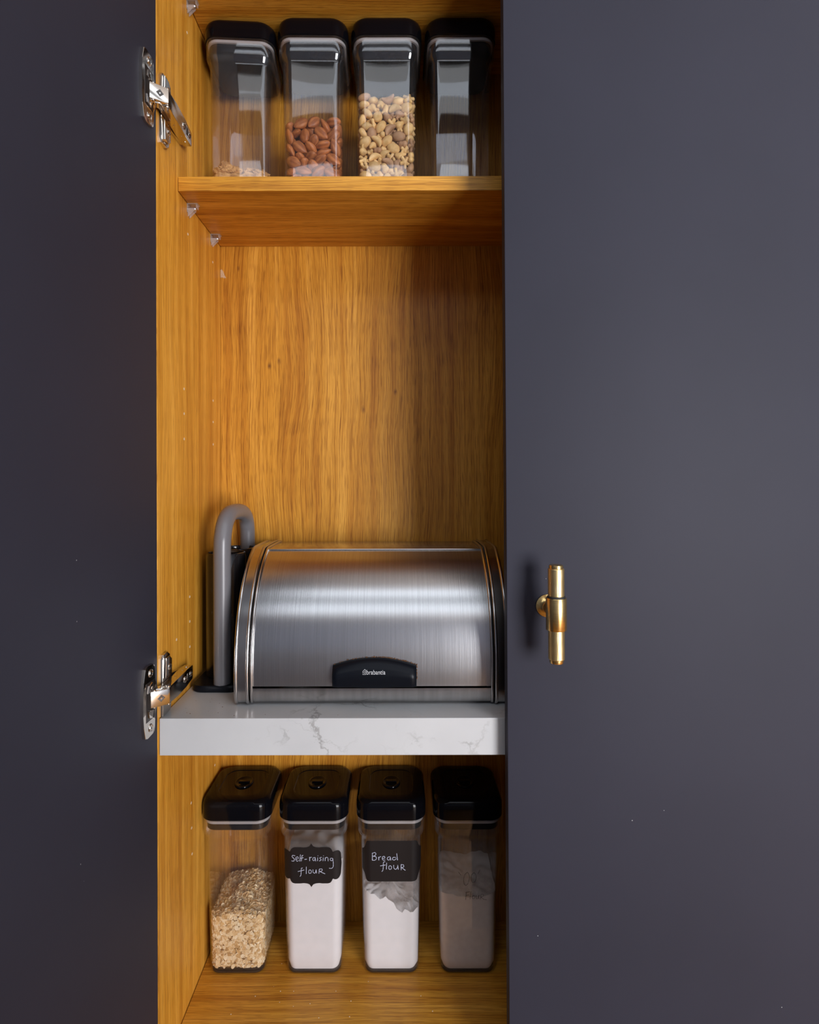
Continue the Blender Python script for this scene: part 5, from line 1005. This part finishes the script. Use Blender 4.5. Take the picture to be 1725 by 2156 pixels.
KINDS = [('star_puff', flower), ('rabbit_puff', rabbit), ('creased_puff', bean), ('curved_puff', arch), ('lump_puff', lump)]
WORD = ['star-shaped', 'long-eared', 'creased oval', 'curved', 'knobbly']
PM = {}
for i, (n_, fn) in enumerate(KINDS):
    for b_ in (0, 1): PM[(i, b_)] = ico_mesh('cereal_piece', 3, fn, M['puff_brown' if b_ else 'puff'])
PM2 = [ico_mesh('cereal_bulk', 2, fn, M['puff']) for _, fn in KINDS]
cB = up[2][0]
recs = sorted(decode(MIX), key=lambda r: r[2])
crank = rank_front(recs[:300], -360, 480, 160)
for j, rec in enumerate(recs[:300]):
    brown = 1 if (j * 37) % 11 < 3 else 0
    o = bpy.data.objects.new('cereal_piece', PM[(rec[0], brown)]); COL.objects.link(o)
    o.matrix_world = place(cB, rec) @ Matrix.Scale(1.05, 4)
    if j in crank: lab = '%s %s cereal piece, %s layer above shelf edge, %s from left' % ('tan' if brown else 'pale', WORD[rec[0]], *crank[j])
    else: lab = 'toasted cereal piece behind the front layer or below the shelf edge'
    tag(o, lab, 'cereal', 'toasted cereal shapes in the third upper container')
bm = bmesh.new()
for rec in recs[300:]:
    nv = len(bm.verts); bm.from_mesh(PM2[rec[0]]); bm.verts.ensure_lookup_table()
    m = place(cB, rec) @ Matrix.Scale(1.05, 4)
    m = Matrix.Translation(-Vector(cB.location)) @ m
    for v in bm.verts[nv:]: v.co = m @ v.co
me = bpy.data.meshes.new('cereal_bulk'); bm.to_mesh(me); bm.free()
for p in me.polygons: p.use_smooth = True
me.materials.append(M['puff'])
o = bpy.data.objects.new('cereal_bulk', me); COL.objects.link(o); o.location = cB.location
tag(o, 'remaining toasted cereal behind the front pieces in the third upper container', 'cereal', kind='stuff')
# granola scraps
cG = up[0][0]
gb = obj('granola_bed', block(lambda x, y: 0.056 + nz(x, y, 90, 0.006, 8)), M['granola'], None)
gb.location = cG.location; gb.rotation_euler = cG.rotation_euler
tag(gb, 'bed of crushed granola at the bottom of the first upper container', 'granola', kind='stuff')
def scrap(name, sx, sy, sz, seed):
    def f(d):
        v = Vector((d.x * sx, d.y * sy, d.z * sz))
        n1 = noise.noise(d * 2.1 + Vector((seed, 0, 0))); n2 = noise.noise(d * 5.5 + Vector((0, seed, 0)))
        ridge = 1 - abs(noise.noise(d * 3.6 + Vector((0, 0, seed)))) * 2
        return v * (0.86 + 0.42 * n1 + 0.25 * n2 + 0.18 * ridge)
    me = ico_mesh(name, 4, f, M['granola'])
    for p in me.polygons: p.use_smooth = False
    return me
SCR = [(-0.030, -0.036, 0.0125, .017, .010, .012, 1, 20, 'largest granola piece, heaped at the left of the container'),
       (-0.044, -0.042, 0.0060, .009, .008, .007, 2, 70, 'small granola crumb against the left wall'),
       (-0.028, -0.046, 0.0058, .014, .006, .0058, 3, -10, 'pale flat granola flake in front of the largest piece'),
       (-0.012, -0.036, 0.0095, .012, .009, .009, 4, 35, 'tan granola piece right of the largest one'),
       (-0.014, -0.010, 0.0150, .010, .009, .014, 5, 80, 'granola piece standing behind the largest one'),
       (0.012, -0.038, 0.0075, .012, .008, .0072, 6, -25, 'ridged granola piece near the middle'),
       (0.014, -0.014, 0.0125, .013, .009, .0120, 7, 15, 'darker granola piece at the back of the right heap'),
       (0.029, -0.040, 0.0060, .012, .009, .0060, 8, 30, 'low granola flake right of the middle'),
       (0.043, -0.036, 0.0042, .006, .009, .0044, 9, 60, 'tiny granola crumb near the right wall'),
       (0.034, -0.015, 0.0110, .012, .009, .0105, 10, 95, 'granola piece at the back right')]
for x, y, z, a, b, c_, sd, ang, lab in SCR:
    o = bpy.data.objects.new('granola_piece', scrap('granola_piece', a, b, c_, sd * 3.3)); COL.objects.link(o)
    o.matrix_world = Matrix.Translation(cG.location) @ Matrix.Rotation(cG.rotation_euler.z, 4, 'Z') @ Matrix.Translation((x * 1.02, y, z * 1.2 + 0.0570)) @ Matrix.Scale(1.22, 4) @ Matrix.Rotation(math.radians(ang), 4, 'Y' if c_ > .009 else 'Z')
    tag(o, lab, 'granola', 'granola pieces in the first upper container')

# crumbs on the slab and on the lowest shelf
def crumb_field(name, spots, zb, mat, r0, r1, label, seed):
    random.seed(seed); bm = bmesh.new()
    for x, y in spots:
        r = random.uniform(r0, r1)
        g = bmesh.ops.create_icosphere(bm, subdivisions=1, radius=r, matrix=Matrix.Translation((x, y, zb + r * 0.62)) @ Matrix.Scale(0.65, 4, (0, 0, 1)))
    o = obj(name, bm, mat); tag(o, label, 'crumbs', kind='stuff')
crumb_field('dark_crumbs', [(-.355,.072),(-.36,.040),(-.352,.022),(-.31,.060),(-.318,.028),(-.300,.022),(-.345,.018),(-.30,.045),(-.27,.010),(-.33,.08),(-.22,.014),(-.10,.012),(-.328,.066),(.02,.012)], TOPZ, M['crumb'], 0.0004, 0.0009, 'tiny dark crumbs scattered on the quartz slab beside the caddy', 4)
crumb_field('pale_crumbs', [(-.305,.105),(-.225,.150),(-.222,.128),(-.195,.120),(-.24,.16),(-.145,.098),(-.12,.15),(-.09,.13),(-.06,.17),(.06,.11),(-.235,.21),(-.09,.10),(-.27,.14),(-.2,.15),(.04,.14),(-.165,.125)], 0.3225, M['crumb_pale'], 0.0005, 0.0011, 'tiny pale crumbs scattered on the lowest oak shelf', 6)
